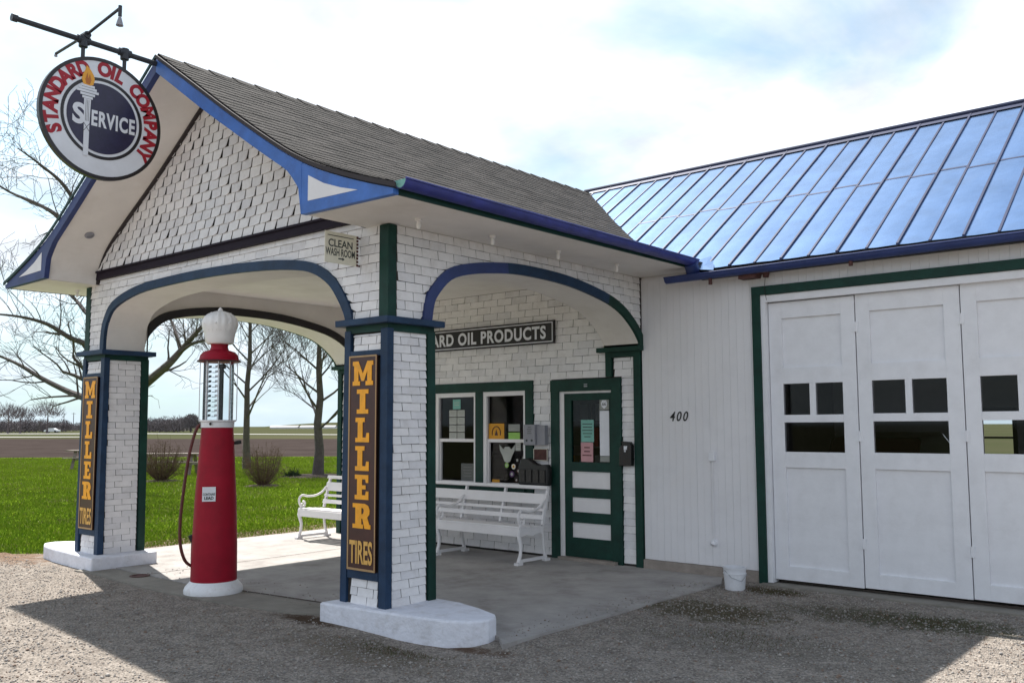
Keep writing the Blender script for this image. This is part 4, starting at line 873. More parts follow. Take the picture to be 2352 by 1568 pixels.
mb = MB(); mb.tube([rv*.16+Vector((0, 0, 1.50)), rv*.20+Vector((0, 0, 1.51)), rv*.24+Vector((0, 0, 1.515))], [.014, .022, .02], 8); mb.tube([-fv*.155-rv*.07+Vector((0, 0, 1.705)), -fv*.18-rv*.07+Vector((0, 0, 1.70))], .013, 8); mb.build('lever', 'black', P)
mb = MB(); c = -fv*.213-rv*.066+Vector((0, 0, 1.0))
mb.obox(c, rv*.064, fv*.003, Vector((0, 0, .072))); o = mb.build('warning_plate', 'enamel', P)
mb = MB()
def pf(cz): return lambda a, b: tuple(c-fv*.0045+rv*a+Vector((0, 0, cz+b)))
put_text(mb, text_geo('CONTAINS', .033, .03, .70), pf(-.002)); put_text(mb, text_geo('LEAD', .042, .04, .9), pf(-.040)); mb.build('plate_lettering', 'text_dark', o)

# ---- benches
def bench(nmod, mod=.69*2, name='bench'):
    B = empty(name); L = nmod*mod
    # end frame shape in (y,z): y forward negative; front foot y=0, back y=.55
    mb = MB()
    mb.box(-.02, L+.02, -.01, .03, .335, .435); mb.build('seat_apron', 'white_paint', B, bevel=.004)
    mb = MB()
    for y in (.0, .11, .22, .33): mb.box(-.02, L+.02, y, y+.095, .436-y*.08, .456-y*.08)
    mb.build('seat', 'white_paint', B, bevel=.003)
    def by(z): return .44+(z-.42)*.28
    mb = MB()
    for z0, z1, th in ((.50, .555, .018), (.60, .635, .018), (.685, .81, .02), (.865, .905, .045)):
        y = by((z0+z1)/2)
        mb.obox((L/2, y-.012, (z0+z1)/2), (L/2+.02, 0, 0), (0, th/2, -th*.14), (0, (z1-z0)/2*.27, (z1-z0)/2))
    mb.build('backrest', 'white_paint', B, bevel=.003)
    for i in range(nmod*2+1): mb = MB(); x = i*mod/2; mb.bar((x, by(.44)+.012, .44), (x, by(.89)+.012, .89), .035, .03, up=(1, 0, 0)); mb.build('back_post', 'white_paint', B)
    for i in range(nmod+1):
        x = i*mod
        mb = MB()
        mb.tube([(x, .02, .43), (x, .0, .36), (x, .045, .22), (x, .035, .12), (x, .0, .03)], [.026, .028, .022, .02, .026], 8); mb.box(x-.03, x+.03, -.05, .05, 0, .03)
        mb.tube([(x, by(.42), .42), (x, .46, .30), (x, .48, .15), (x, .52, .03)], [.024, .02, .019, .024], 8); mb.box(x-.028, x+.028, .48, .58, 0, .03)
        mb.bar((x, .0, .045), (x, .53, .045), .03, .035); mb.prism([(.02, .44), (.47, .42), (.46, .33), (.36, .35), (.25, .325), (.14, .35), (.03, .33)], lambda a, b: (x-.012, a, b), lambda a, b: (x+.012, a, b))
        mb.build('leg_frame', 'white_paint', B, smooth=True)
        mb = MB()
        arm = smooth_line([(x, by(.74)-.03, .745), (x, .42, .67), (x, .30, .625), (x, .16, .62), (x, .06, .64), (x, .005, .60), (x, .0, .53), (x, .04, .475), (x, .09, .48), (x, .10, .53), (x, .07, .555)], 4)
        mb.tube(arm, .017, 7); mb.tube([(x, .03, .45), (x, .03, .50), (x, .06, .52)], .014, 6); mb.build('armrest', 'white_paint', B, smooth=True)
    return B
b2 = bench(2); b2.location = (-4.03, 3.24, 0); b2.scale = (1, 1, 1)
tag(b2, 'long white slatted bench with scrolled arms under the office windows', 'bench', 'white benches under the canopy')
b1 = bench(1, 1.28); b1.location = (-5.47, 3.16, 0)
tag(b1, 'shorter white slatted bench at the far left back, half in sunlight, beside the lawn', 'bench', 'white benches under the canopy')
# blue bin
T = empty('waste_bin', (-5.02, 3.83, 0)); tag(T, 'small dark blue bin on the slab behind the far left bench', 'bin')
mb = MB(); mb.lathe([(.0, 0), (.10, 0), (.125, .24), (.13, .25), (.115, .25), (.095, .02), (.0, .02)], n=20); mb.build('body', 'bin_blue', T, smooth=True)
mb = MB(); mb.tube([(.13*math.cos(t), .13*math.sin(t), .25) for t in np.linspace(0, 2*math.pi, 20)], .008, 5, cap=False); mb.build('rim', 'bin_blue', T)
# white bucket
T = empty('bucket', (1.42, 3.50, gh(1.42, 3.5))); tag(T, 'white plastic bucket with wire handle at the foot of the garage wall', 'bucket'); T.scale = (1.0, 1.0, 1.0)
mb = MB(); mb.lathe([(.0, 0), (.098, 0), (.102, .01), (.112, .16), (.118, .162), (.118, .172), (.112, .174), (.116, .215), (.122, .217), (.122, .228), (.112, .228), (.095, .01), (.0, .01)], n=32); mb.build('body', 'bucket', T, smooth=True)
mb = MB(); d0 = rv*.118; mb.tube([tuple(Vector(-d0)+Vector((0, 0, .20))), tuple(-rv*.09-fv*.085+Vector((0, 0, .135))), tuple(-fv*.13+Vector((0, 0, .10))), tuple(rv*.09-fv*.085+Vector((0, 0, .155))), tuple(d0+Vector((0, 0, .20)))], .003, 5); mb.build('handle', 'steel', T)
# number 400
T = empty('house_number', (.49, D-.018, 1.755)); tag(T, 'black numerals 400 on the white board wall right of the office door', 'house number')
for ch, x in zip('400', (-.085, .0, .085)):
    mb = MB(); g = text_geo(ch, .155, .010, .85, shear=.28); vs, fs = g; put_text(mb, g, lambda a, b: (x+a, -.004, b)); put_text(mb, (vs, [tuple(reversed(f)) for f in fs]), lambda a, b: (x+a, -.0005, b)); mb.build('numeral', 'black', T)
# wall junction box, pipe cover
T = empty('junction_box', (.92, D-.016, 1.26)); tag(T, 'small white conduit box on the board wall above the bucket', 'electrical box')
mb = MB(); mb.box(-.035, .035, -.04, 0, 0, .10); mb.build('box', 'door_paint', T, bevel=.004)
mb = MB(); mb.tube([(0, -.015, -1.0+.05), (0, -.015, 0)], .006, 6); mb.build('conduit', 'board_paint', T)
T = empty('pipe_cover', (.92, D-.016, .36)); tag(T, 'small white hooded pipe outlet low on the board wall', 'vent')
mb = MB(); mb.tube([(0, 0, 0), (0, -.04, 0), (0, -.055, -.02)], [.03, .03, .024], 12); mb.build('hood', 'door_paint', T, smooth=True)
mb = MB(); mb.tube([(0, -.0, 0), (0, -.008, 0)], [.04, .036], 16); mb.build('flange', 'door_paint', T, smooth=True)
# floodlight below the garage gutter
T = empty('flood_light', (1.50, D-.02, 3.27)); tag(T, 'rusty dark floodlight hanging under the garage gutter', 'lamp')
mb = MB(); mb.prism([(-.12, -.03), (.08, -.03), (.10, .02), (.06, .05), (-.10, .05)], lambda a, b: (a, -.20, b), lambda a, b: (a, -.06, b)); mb.build('housing', 'rust', T)
mb = MB(); mb.tube([(.0, -.10, .04), (.02, -.03, .06), (.02, 0, .06)], .015, 7); mb.lathe([(.03, -.05), (.04, 0), (.02, .03), (.004, .04)], c=(.16, -.10, .02), n=12); mb.tube([(.08, -.10, .02), (.16, -.10, .02)], .012, 6); mb.build('bracket', 'rust', T, smooth=True)
mb = MB(); mb.tube([(.15, -.09, .0), (.11, -.04, -.14), (.14, -.06, -.27)], .003, 5); mb.build('cord', 'black', T)
# mailbox on the pilaster
T = empty('mailbox', (-.205, D-.02, 1.18)); tag(T, 'black metal mailbox with white sticker on the strip right of the office door', 'mailbox')
mb = MB(); mb.prism([(-.085, 0), (.085, 0), (.088, .24), (.06, .285), (-.07, .29), (-.03, .26), (-.085, .2)], lambda a, b: (a, -.07, b), lambda a, b: (a, 0, b)); mb.build('body', 'black_gloss', T, bevel=.006)
mb = MB(); mb.prism([(-.012, .19), (.03, .19), (.035, .235), (-.012, .235)], lambda a, b: (a, -.073, b), lambda a, b: (a, -.0705, b)); mb.prism([(-.008, .165), (.014, .165), (.014, .186), (-.008, .186)], lambda a, b: (a, -.073, b), lambda a, b: (a, -.0705, b)); mb.build('sticker', 'enamel', T)
# grey boxes between windows and door
T = empty('telephone_box', (-1.57, D-.035, 1.41)); tag(T, 'two-part grey metal box on the wall between window and door', 'electrical box')
mb = MB(); mb.box(-.165, .02, -.10, 0, 0, .265); mb.build('cover', 'gray_box_light' if 'gray_box_light' in M else 'gray_box', T, bevel=.004)
mb = MB(); mb.box(.025, .16, -.07, 0, .0, .255); mb.build('side_panel', 'gray_box', T, bevel=.003)
mb = MB()
for i, (wd_) in enumerate((.05, .08, .06, .07)): mb.box(-.07-wd_/2, -.07+wd_/2, -.1015, -.1005, .225-i*.026, .232-i*.026)
mb.tube([(-.03, -.105, .06), (-.03, -.10, .06)], .016, 12); mb.tube([(-.115, -.103, .06), (-.115, -.10, .06)], .016, 12); mb.build('markings', 'text_dark', T)
T = empty('wall_plaque', (-1.545, D-.02, 1.21)); tag(T, 'reddish brown plaque on the shingles below the grey box', 'plaque')
mb = MB(); mb.box(-.11, .12, -.012, 0, 0, .155); mb.build('plate', 'rust', T)
mb = MB()
for a, b, c, d in ((-.11, .12, 0, .008), (-.11, .12, .147, .155), (-.11, -.102, .008, .147), (.112, .12, .008, .147)): mb.box(a, b, -.015, -.0125, c, d)
mb.build('frame', 'cream', T)
T = empty('brochure_box', (-1.58, D-.05, .90)); tag(T, 'black lumpy rack between window and door, just above the bench end', 'rack')
mb = MB(); mb.prism([(-.24, 0), (.24, 0), (.25, .20), (.22, .27), (.10, .26), (.02, .28), (-.08, .345), (-.20, .33), (-.24, .24)], lambda a, b: (a, -.10, b), lambda a, b: (a, 0, b)); mb.build('body', 'black', T, bevel=.02)
mb = MB()
for i in range(4): mb.box(-.20+i*.11, -.12+i*.11, -.112, -.10, .04, .20)
mb.build('pocket', 'black_gloss', T)
# ---- posters, papers and stickers on the glass
def flat(name, x0, x1, z0, z1, y, m, label, cat, group=None, rot=0, lines=0, linem='text_dark', parts=None):
    T = MB(); cx_, cz_ = (x0+x1)/2, (z0+z1)/2; T.box(x0-cx_, x1-cx_, -.0008, .0008, z0-cz_, z1-cz_)
    if lines:
        h = (z1-z0)/(lines+2)
        for i in range(lines):
            wv = (x1-x0)*random.uniform(.45, .8)/2; T.mi = 1; T.box(-wv, wv, -.0018, -.0010, (z1-cz_)-h*(i+1.3)-h*.15, (z1-cz_)-h*(i+1.3)+h*.12)
    o = T.build(name, [m, linem] if lines else m, loc=(cx_, y, cz_)); o.rotation_euler = (0, R(rot), 0); tag(o, label, cat, group); return o
YG = D+.016; YL = D+.031
k = 0
for r_ in range(4):
    for c_ in range(2):
        x0 = -3.235+c_*.155; z1 = 1.885-r_*.105
        flat('photo_print', x0+.006, x0+.150, z1-.098, z1-.004, YG, 'paper', ('upper', 'second', 'third', 'bottom')[r_]+' row, '+('left', 'right')[c_]+' of the grey photo prints in the left window', 'photo print', 'photo prints taped in the left window', rot=random.uniform(-2, 2), lines=3, linem='paper_g')
flat('blue_card', -3.16, -3.01, 1.895, 2.03, YG, 'paper_cyan', 'pale blue card above the photo prints in the left office window', 'card', lines=2, linem='paper')
flat('orange_poster', -2.48, -2.20, 1.475, 1.69, YG, 'paper_orange', 'orange poster with dark ring emblem at the bottom left of the upper right window pane', 'poster')
mb = MB(); mb.tube([(-2.34+.075*math.cos(t), YG-.002, 1.56+.09*math.sin(t)) for t in np.linspace(-.3, math.pi+.3, 16)], .007, 5); mb.prism([(-.03, 0), (.03, 0), (0, .08)], lambda a, b: (-2.34+a, YG-.004, 1.53+b), lambda a, b: (-2.34+a, YG-.001, 1.53+b)); tag(mb.build('poster_emblem', 'maroon'), 'dark arched emblem printed on the orange poster', 'emblem')
o1 = flat('green_card', -2.125, -1.925, 1.475, 1.57, YG, 'paper_lime', 'small green and white card beside the orange poster in the upper pane', 'card', lines=0)
flat('grey_card', -2.125, -1.925, 1.585, 1.68, YG, 'paper_g', 'small grey card just above the green card in the right office window', 'card')
T = MB(); Wp = [(-.0, -.12), (.05, -.10), (.075, -.03), (.14, .11), (.135, .04), (.075, .05), (.04, .085), (0, .095), (-.04, .085), (-.075, .05), (-.135, .04), (-.14, .11), (-.075, -.03), (-.05, -.10)]
Wp = [(-.14, .12), (-.13, .04), (-.085, -.03), (-.05, -.105), (0, -.125), (.05, -.105), (.085, -.03), (.13, .04), (.14, .12), (.07, .055), (.035, .09), (-.035, .09), (-.07, .055)]
T.prism(Wp, lambda a, b: (a, -.002, b), lambda a, b: (a, .0, b)); o = T.build('winged_decal', 'paper', loc=(-2.16, YL, 1.29)); tag(o, 'white winged shield decal in the middle of the lower right window pane', 'decal')
def sticker(x, z, r, m, label, m2='paper'):
    T = MB(); n = 16; T.prism([(r*math.cos(2*math.pi*i/n), r*math.sin(2*math.pi*i/n)) for i in range(n)], lambda a, b: (a, -.001, b), lambda a, b: (a, .0, b), 0); T.prism([(r*.5*math.cos(2*math.pi*i/n), r*.5*math.sin(2*math.pi*i/n)) for i in range(n)], lambda a, b: (a, -.003, b), lambda a, b: (a, -.0015, b), 1)
    tag(T.build('round_sticker', [m, m2], loc=(x, YL, z)), label, 'sticker', 'stickers on the lower window pane')
sticker(-1.83-.03, 1.23, .036, 'paper', 'round white sticker highest on the right edge of the lower pane', 'paper_g')
sticker(-2.17, 1.135, .034, 'paper_lime', 'round pale green sticker left of a yellow one on the lower pane', 'paper')
sticker(-2.05, 1.12, .036, 'cream', 'round cream sticker under the winged decal', 'paper_orange')
sticker(-2.08, 1.02, .042, 'purple', 'round purple sticker with pale centre on the lower pane', 'paper')
sticker(-1.965, 1.065, .033, 'rust', 'round brown ringed sticker right of the purple one', 'paper')
sticker(-2.0, .945, .03, 'maroon', 'small dark red round sticker low on the lower pane', 'paper')
sticker(-1.985, 1.205, .02, 'paper_g', 'tiny grey round sticker below the white card', 'paper')
flat('white_card', -2.015, -1.925, 1.33, 1.44, YL, 'paper', 'small white upright card at the top of the lower right pane', 'card', lines=2, linem='paper_g')
flat('shield_card', -1.885, -1.84, 1.33, 1.41, YL, 'paper', 'small white shield shaped card at the upper right of the lower pane', 'card')
flat('red_card', -1.925, -1.838, .905, .985, YL, 'paper_red', 'red and orange card at the lower right of the lower pane', 'card', lines=2, linem='paper_orange')
flat('brown_card', -2.43, -2.30, .885, .94, YL, 'paper_orange', 'orange brown card at the lower left corner of the lower pane', 'card', lines=0)
flat('framed_picture', -3.04, -2.79, .90, 1.14, D+.06, 'paper_g', 'grey framed picture leaning behind the lower left pane', 'picture', lines=4, linem='paper')
flat('note_white', -1.92, -1.84, 1.03, 1.10, YL, 'paper', 'small white note above the red card', 'card')
# door papers
YD = D+.006
flat('green_notice', -.915, -.72, 1.455, 1.73, YD, 'paper_cyan', 'pale green paper notice taped to the office door glass', 'notice', lines=5)
flat('pink_notice', -.92, -.735, 1.21, 1.45, YD, 'paper_pink', 'pink paper notice below the green one on the door glass', 'notice', lines=3, linem='rust', rot=.5)
flat('white_strip_sign', -.63, -.49, 1.29, 1.84, YD, 'enamel', 'tall narrow white strip sign at the right of the door glass', 'sign')
T = MB(); T.prism([(-.07, -.07), (.07, -.07), (.07, .07), (-.07, .07)], lambda a, b: (a, -.001, b), lambda a, b: (a, 0, b)); T.mi = 1; T.prism([(0, -.055), (.035, -.03), (.045, .01), (.03, .05), (-.03, .05), (-.045, .01), (-.035, -.03)], lambda a, b: (a, -.003, b), lambda a, b: (a, -.0015, b)); T.mi = 2
g = text_geo('66', .06, .012); put_text(T, g, lambda a, b: (a, -.0036, b))
tag(T.build('route_shield', ['paper_g', 'enamel', 'text_dark'], loc=(-.56, YD, 1.92)), 'small route shield sticker at the top right of the door glass', 'sticker')
flat('grey_label', -.63, -.49, 1.215, 1.285, YD, 'paper_g', 'small grey label under the tall white strip sign', 'label')
# manhole / filler cover
T = MB(); T.lathe([(.11, 0), (.11, .006), (.085, .008), (.08, -.004), (.001, -.003)], n=24); tag(T.build('filler_cap', 'rust', smooth=True, loc=(-4.1, -.02, -.004)), 'dark round rusty filler cover in the apron beside the left plinth', 'cover')
# old car inside the garage
C_ = empty('vintage_car', (1.9, 6.3, 0)); tag(C_, 'dark old car parked inside the garage, fenders showing through the door glass', 'car')
mb = MB()
body = [(-1.7, .35), (-1.72, .75), (-1.55, .95), (-.5, 1.02), (-.3, 1.05), (.05, 1.5), (1.0, 1.56), (1.55, 1.35), (1.75, .9), (1.78, .4)]
for sx_ in (1,): mb.prism(body, lambda a, b: (-.55, a, b), lambda a, b: (.55, a, b))
mb.build('body', 'car_paint', C_, bevel=.05)
for x in (-.68, .68):
    for y in (-1.15, 1.15):
        mb = MB(); mb.tube([(x+.16*math.copysign(1, x)*0-.15, y+.48*math.cos(t), .35+.62*math.sin(t)) for t in np.linspace(-.1, math.pi+.1, 14)], .03, 6)
        arc = [(y+.50*math.cos(t), .32+.72*math.sin(t)) for t in np.linspace(0, math.pi, 16)]; arci = [(y+.42*math.cos(t), .32+.56*math.sin(t)) for t in np.linspace(0, math.pi, 16)]
        mb.ribbon(arc, arci, lambda a, b: (x-.16, a, b), lambda a, b: (x+.16, a, b)); mb.build('fender', 'car_paint', C_, smooth=True)
        mb = MB(); mb.tube([(x-.09, y, .35), (x+.09, y, .35)], .35, 24); mb.build('wheel', 'black', C_)
for x in (-.45, .45):
    mb = MB(); mb.lathe([(.001, 0), (.12, 0), (.13, .06), (.06, .16), (.001, .17)], n=18); o = mb.build('headlight', 'steel', C_, smooth=True, loc=(x, -1.75, 1.0)); o.rotation_euler = (R(-90), 0, 0)

# ================================================================== TREES AND LAWN THINGS
def grow(mb, mt, p, d, length, rad, depth, spread=.5, up=.15, segs=4, wob=.12, minr=.004, rnd=random, kids=3):
    pts = [p]; rads = [rad]; q = p.copy(); dd = d.copy()
    for i in range(segs):
        dd = (dd+Vector((rnd.gauss(0, wob), rnd.gauss(0, wob), rnd.gauss(0, wob)+up*.3))).normalized(); q = q+dd*length/segs; pts.append(q.copy()); rads.append(max(rad*(1-.55*(i+1)/segs), minr))
    (mb if depth > 2 else mt).tube(pts, rads, 6 if rad > .04 else (4 if rad > .015 else 3), cap=False)
    if depth <= 0: return
    k = kids+(1 if depth >= 2 else 0)
    for j in range(k):
        t = rnd.uniform(.3, 1.0) if j else 1.0; i = min(int(t*segs), segs-1); base_ = pts[i].lerp(pts[i+1], t*segs-i) if t < 1 else pts[-1]
        dirn = (pts[min(i+1, segs)]-pts[i]).normalized(); rnv = Vector((rnd.gauss(0, 1), rnd.gauss(0, 1), rnd.gauss(0, 1))); side = (rnv-dirn*rnv.dot(dirn)).normalized()
        nd = (dirn*(1-spread*.5)+side*spread*rnd.uniform(.7, 1.3)+Vector((0, 0, up))).normalized()
        grow(mb, mt, base_, nd, length*rnd.uniform(.55, .8), max(rads[i]*rnd.uniform(.42, .62), minr), depth-1, spread, up, segs, wob, minr, rnd, kids)
def finish_tree(T, mb, mt, bark='bark', twig='twig'):
    mb.build('trunk', bark, T, smooth=True); mt.build('crown', twig, T)
# big spreading tree behind the left column
rd = random.Random(11)
base_p = at_depth(252, 1112, 25.5); base_p.z = -.06
T = empty('bare_tree', base_p); tag(T, 'big spreading bare tree behind the left column, its limbs reaching both ways', 'tree')
mb, mt = MB(), MB()
def W(px, py, dz=0.): return at_depth(px, py, 25.5+dz)-base_p
def limb(pts, r0, r1, kids, dep, klen):
    P_ = [W(*p) for p in pts]; P_ = [Vector(p) for p in smooth_line([tuple(p) for p in P_], 4)]; n = len(P_)
    mb.tube(P_, [r0+(r1-r0)*i/(n-1) for i in range(n)], 8 if r0 > .08 else 6)
    for j in range(kids):
        t = rd.uniform(.15, 1); i = min(int(t*(n-1)), n-2); dirn = (P_[i+1]-P_[i]).normalized(); rnv = Vector((rd.gauss(0, 1), rd.gauss(0, 1), rd.gauss(0, 1)+.3)); side = (rnv-dirn*rnv.dot(dirn)).normalized()
        grow(mb, mt, P_[i], (dirn*.6+side*.8+Vector((0, 0, .1))).normalized(), klen*rd.uniform(.6, 1.2), (r0+(r1-r0)*t)*.36, dep, .60, .05, 4, .12, .005, rd, 2)
limb([(252, 1118), (250, 1030), (254, 960)], .34, .27, 0, 0, 0)
limb([(254, 970), (290, 925), (330, 885, -.5), (385, 838, -1), (418, 802, -1), (450, 765, -1.5), (485, 725, -1.5)], .17, .035, 8, 3, 1.0)
limb([(410, 812, -1), (440, 790, -1.4), (480, 778, -2), (510, 760, -2)], .06, .02, 4, 3, .7)
limb([(415, 803, -1), (405, 770, -.6), (395, 740, 0), (375, 705, .5)], .06, .02, 4, 3, .8)
limb([(254, 965), (232, 930, .4), (190, 912, .6), (150, 896, 1), (95, 868, 1.3), (45, 838, 1.6), (0, 818, 2), (-60, 800, 2)], .13, .02, 13, 3, 1.1)
limb([(252, 965), (246, 880), (235, 800), (228, 720, .3), (240, 600, .4), (250, 480, .6)], .25, .06, 12, 4, 1.2)
limb([(240, 830), (205, 795, -.6), (160, 775, -1.2), (110, 745, -1.6), (50, 728, -2), (-20, 720, -2.2)], .10, .02, 11, 3, 1.1)
limb([(232, 740), (200, 720, .8), (175, 690, 1.4), (130, 650, 2), (90, 640, 2.2)], .08, .02, 10, 3, .9)
limb([(240, 700), (190, 590, 1), (140, 505, 1.2), (85, 468, 1.5), (20, 440, 2), (-40, 400, 2)], .10, .018, 12, 3, 1.1)
limb([(240, 640), (200, 520, -1), (150, 430, -1.2), (95, 380, -1.5), (40, 340, -1.8)], .08, .015, 12, 3, 1.0)
limb([(250, 520), (240, 400), (215, 330)], .06, .02, 8, 3, 1.0)
limb([(250, 560), (300, 440, .5), (360, 360, 1)], .08, .02, 8, 3, 1.0)
finish_tree(T, mb, mt)
def park_tree(px, py, dist, H, seed, label, r0=.13, n_lim=16, cone=False):
    rd2 = random.Random(seed); bp = at_depth(px, py, dist); bp.z = -.06; T = empty('bare_tree', bp); tag(T, label, 'tree', 'bare trees on the lawn')
    mb, mt = MB(), MB(); pts = []; q = Vector((0, 0, 0))
    for i in range(9): pts.append(Vector((rd2.gauss(0, .03), rd2.gauss(0, .03), H*i/8)) if i else Vector((0, 0, 0)))
    mb.tube(pts, [r0*(1.25 if i == 0 else 1)*(1-i/8.6)+.012 for i in range(9)], 8)
    for j in range(n_lim):
        t = .22+.73*(j/n_lim)**.9; i = min(int(t*8), 7); b_ = pts[i].lerp(pts[i+1], t*8-i); a = j*2.4+rd2.uniform(-.3, .3); el = (.35+.8*t) if not cone else .5+.5*t
        d_ = Vector((math.cos(a)*math.cos(el), math.sin(a)*math.cos(el), math.sin(el))); ln = H*(.42*(1.05-t)+.10)
        grow(mb, mt, b_, d_, ln*.62, r0*.30*(1.1-t)+.008, 4, .46, .16, 3, .075, .005, rd2, 3)
    finish_tree(T, mb, mt)
park_tree(730, 1085, 31.5, 7.2, 21, 'bare tree with round spreading crown seen near the left back pilaster', .16, 20)
park_tree(567, 1073, 37, 9.0, 5, 'tall slender bare tree standing just right of the pump globe', .14, 22, True)
def shrub(px, py, dist, h, wd, seed, label, m='shrub', name='shrub', n=95):
    rd2 = random.Random(seed); bp = at_depth(px, py, dist); bp.z = -.05; mb = MB()
    for j in range(n):
        a = rd2.uniform(0, 6.28); s = rd2.random()**.5; tip = Vector((math.cos(a)*s*wd/2, math.sin(a)*s*wd/2, h*rd2.uniform(.45, 1.05)*(1-.30*s*s))); p0 = Vector((math.cos(a)*s*wd*.08, math.sin(a)*s*wd*.08, 0))
        md = p0.lerp(tip, .5)+Vector((math.cos(a)*.10*s, math.sin(a)*.10*s, .0)); mb.tube([p0, md, tip], [.008, .006, .003], 3, cap=False)
        for k in range(11):
            t = rd2.uniform(.2, 1); b_ = p0.lerp(md, t*2) if t < .5 else md.lerp(tip, t*2-1); e = b_+Vector((rd2.gauss(0, .13), rd2.gauss(0, .13), rd2.gauss(.07, .09))); mb.tube([b_, e], [.004, .0022], 3, cap=False)
    T = empty(name, bp); mb.build('twigs', m, T); tag(T, label, 'shrub', 'leafless shrubs on the lawn')
    mb = MB(); mb.lathe([(wd*.42, .0), (wd*.30, .03), (.001, .05)], n=20); mb.build('mulch_bed', 'mulch', T)
shrub(605, 1108, 26.5, 1.32, 1.35, 31, 'brown leafless shrub with fan of twigs right of the pump', n=110)
shrub(370, 1095, 29, 1.30, 1.6, 32, 'dense brown leafless shrub in front of the picnic table', n=140)
T = MB(); rd2 = random.Random(3)
for j in range(160):
    a = rd2.uniform(0, 6.28); s = rd2.random(); p = Vector((math.cos(a)*s*.42, math.sin(a)*s*.3, .04)); e = p+Vector((rd2.gauss(0, .08), rd2.gauss(0, .08), rd2.uniform(.1, .38)*(1.1-s))); sd = Vector((.025, .01, 0)); T.add([p-sd, p+sd, e], [(0, 1, 2)])
bp = at_depth(672, 1084, 31); o = T.build('low_evergreen', 'evergreen', loc=(bp.x, bp.y, -.06)); tag(o, 'small dark low bush beside the mulch of the round crowned tree', 'shrub')
bp = at_depth(730, 1087, 31.5); T = MB(); T.lathe([(1.35, .0), (1.1, .05), (.001, .09)], n=24); tag(T.build('mulch_ring', 'mulch', loc=(bp.x, bp.y, -.06)), 'brown mulch ring round the foot of the round crowned tree', 'mulch')
# picnic tables
def picnic():
    B = empty('picnic_table'); 
    mb = MB()
    for i in range(5): mb.box(-.9, .9, -.37+i*.15, -.37+i*.15+.138, .72, .76)
    mb.build('tabletop', 'picnic', B)
    for y in (-.72, .52):
        mb = MB(); mb.box(-.9, .9, y, y+.1015, .43, .465); mb.box(-.9, .9, y+.103, y+.2, .43, .465); mb.build('seat', 'picnic', B)
    for x in (-.62, .62):
        mb = MB(); mb.bar((x, -.62, 0), (x, -.22, .72), .04, .09, up=(1, 0, 0)); mb.bar((x, .62, 0), (x, .22, .72), .04, .09, up=(1, 0, 0)); mb.bar((x+.045, -.68, .40), (x+.045, .68, .40), .04, .09); mb.build('leg', 'picnic', B)
    return B
def copy_tree(o, parent=None):
    c = o.copy(); COL.objects.link(c); c.parent = parent
    for ch in list(o.children): copy_tree(ch, c)
    return c
pt = picnic(); p = at_depth(392, 1083, 33); pt.location = (p.x, p.y, -.05); pt.rotation_euler = (0, 0, R(62)); pt.rotation_euler = (0, 0, yaw+R(6)); pt.scale = (1.25, 1, 1)
tag(pt, 'weathered picnic table on the lawn behind the dense shrub', 'picnic table', 'picnic tables on the lawn')
pt2 = copy_tree(pt); p = at_depth(222, 1070, 38); pt2.location = (p.x, p.y, -.05); tag(pt2, 'weathered picnic table mostly hidden behind the left column, at the field edge', 'picnic table', 'picnic tables on the lawn')
# far hedgerow
T = MB(); rd2 = random.Random(9)
def puff(c, rx, rz_, n, up_):
    for j in range(n):
        a = rd2.uniform(0, 6.283); b = rd2.uniform(-.3, 1); s = rd2.random()**.4; q = Vector((c.x+math.cos(a)*rx*s*math.sqrt(max(0, 1-b*b)), c.y+math.sin(a)*rx*s*math.sqrt(max(0, 1-b*b)), c.z+rz_*b*s))
        e = Vector((rd2.gauss(0, .35), rd2.gauss(0, .35), rd2.uniform(.2, 1)*up_)); sd = Vector((rgt.x, rgt.y, 0))*rd2.uniform(.05, .14); T.add([q-sd, q+sd, q+e], [(0, 1, 2)])
def hrow(px0, px1, dist, h0, n, dens=150):
    for i in range(n):
        px = px0+(px1-px0)*i/(n-1)+rd2.uniform(-5, 5); dd_ = dist*rd2.uniform(.93, 1.07); g = at_depth(px, 985, dd_); h = h0*rd2.uniform(.65, 1.15)
        puff(Vector((g.x, g.y, h*.38)), h*.62, h*.6, dens, h*.2); puff(Vector((g.x, g.y, h*.1)), h*1.0, h*.35, dens//2, h*.2); T.tube([Vector((g.x, g.y, -.1)), Vector((g.x, g.y, h*.5))], [.22, .1], 4, cap=False)
hrow(-330, 150, 330, 4.1, 110, 240); hrow(300, 420, 300, 4.6, 30, 280); hrow(95, 185, 420, 3.2, 26, 200); hrow(-330, 60, 300, 4.3, 50, 180)
tag(T.build('far_trees', 'hedge'), 'long purple-brown belt of leafless trees along the far field edge', 'trees', kind='stuff')
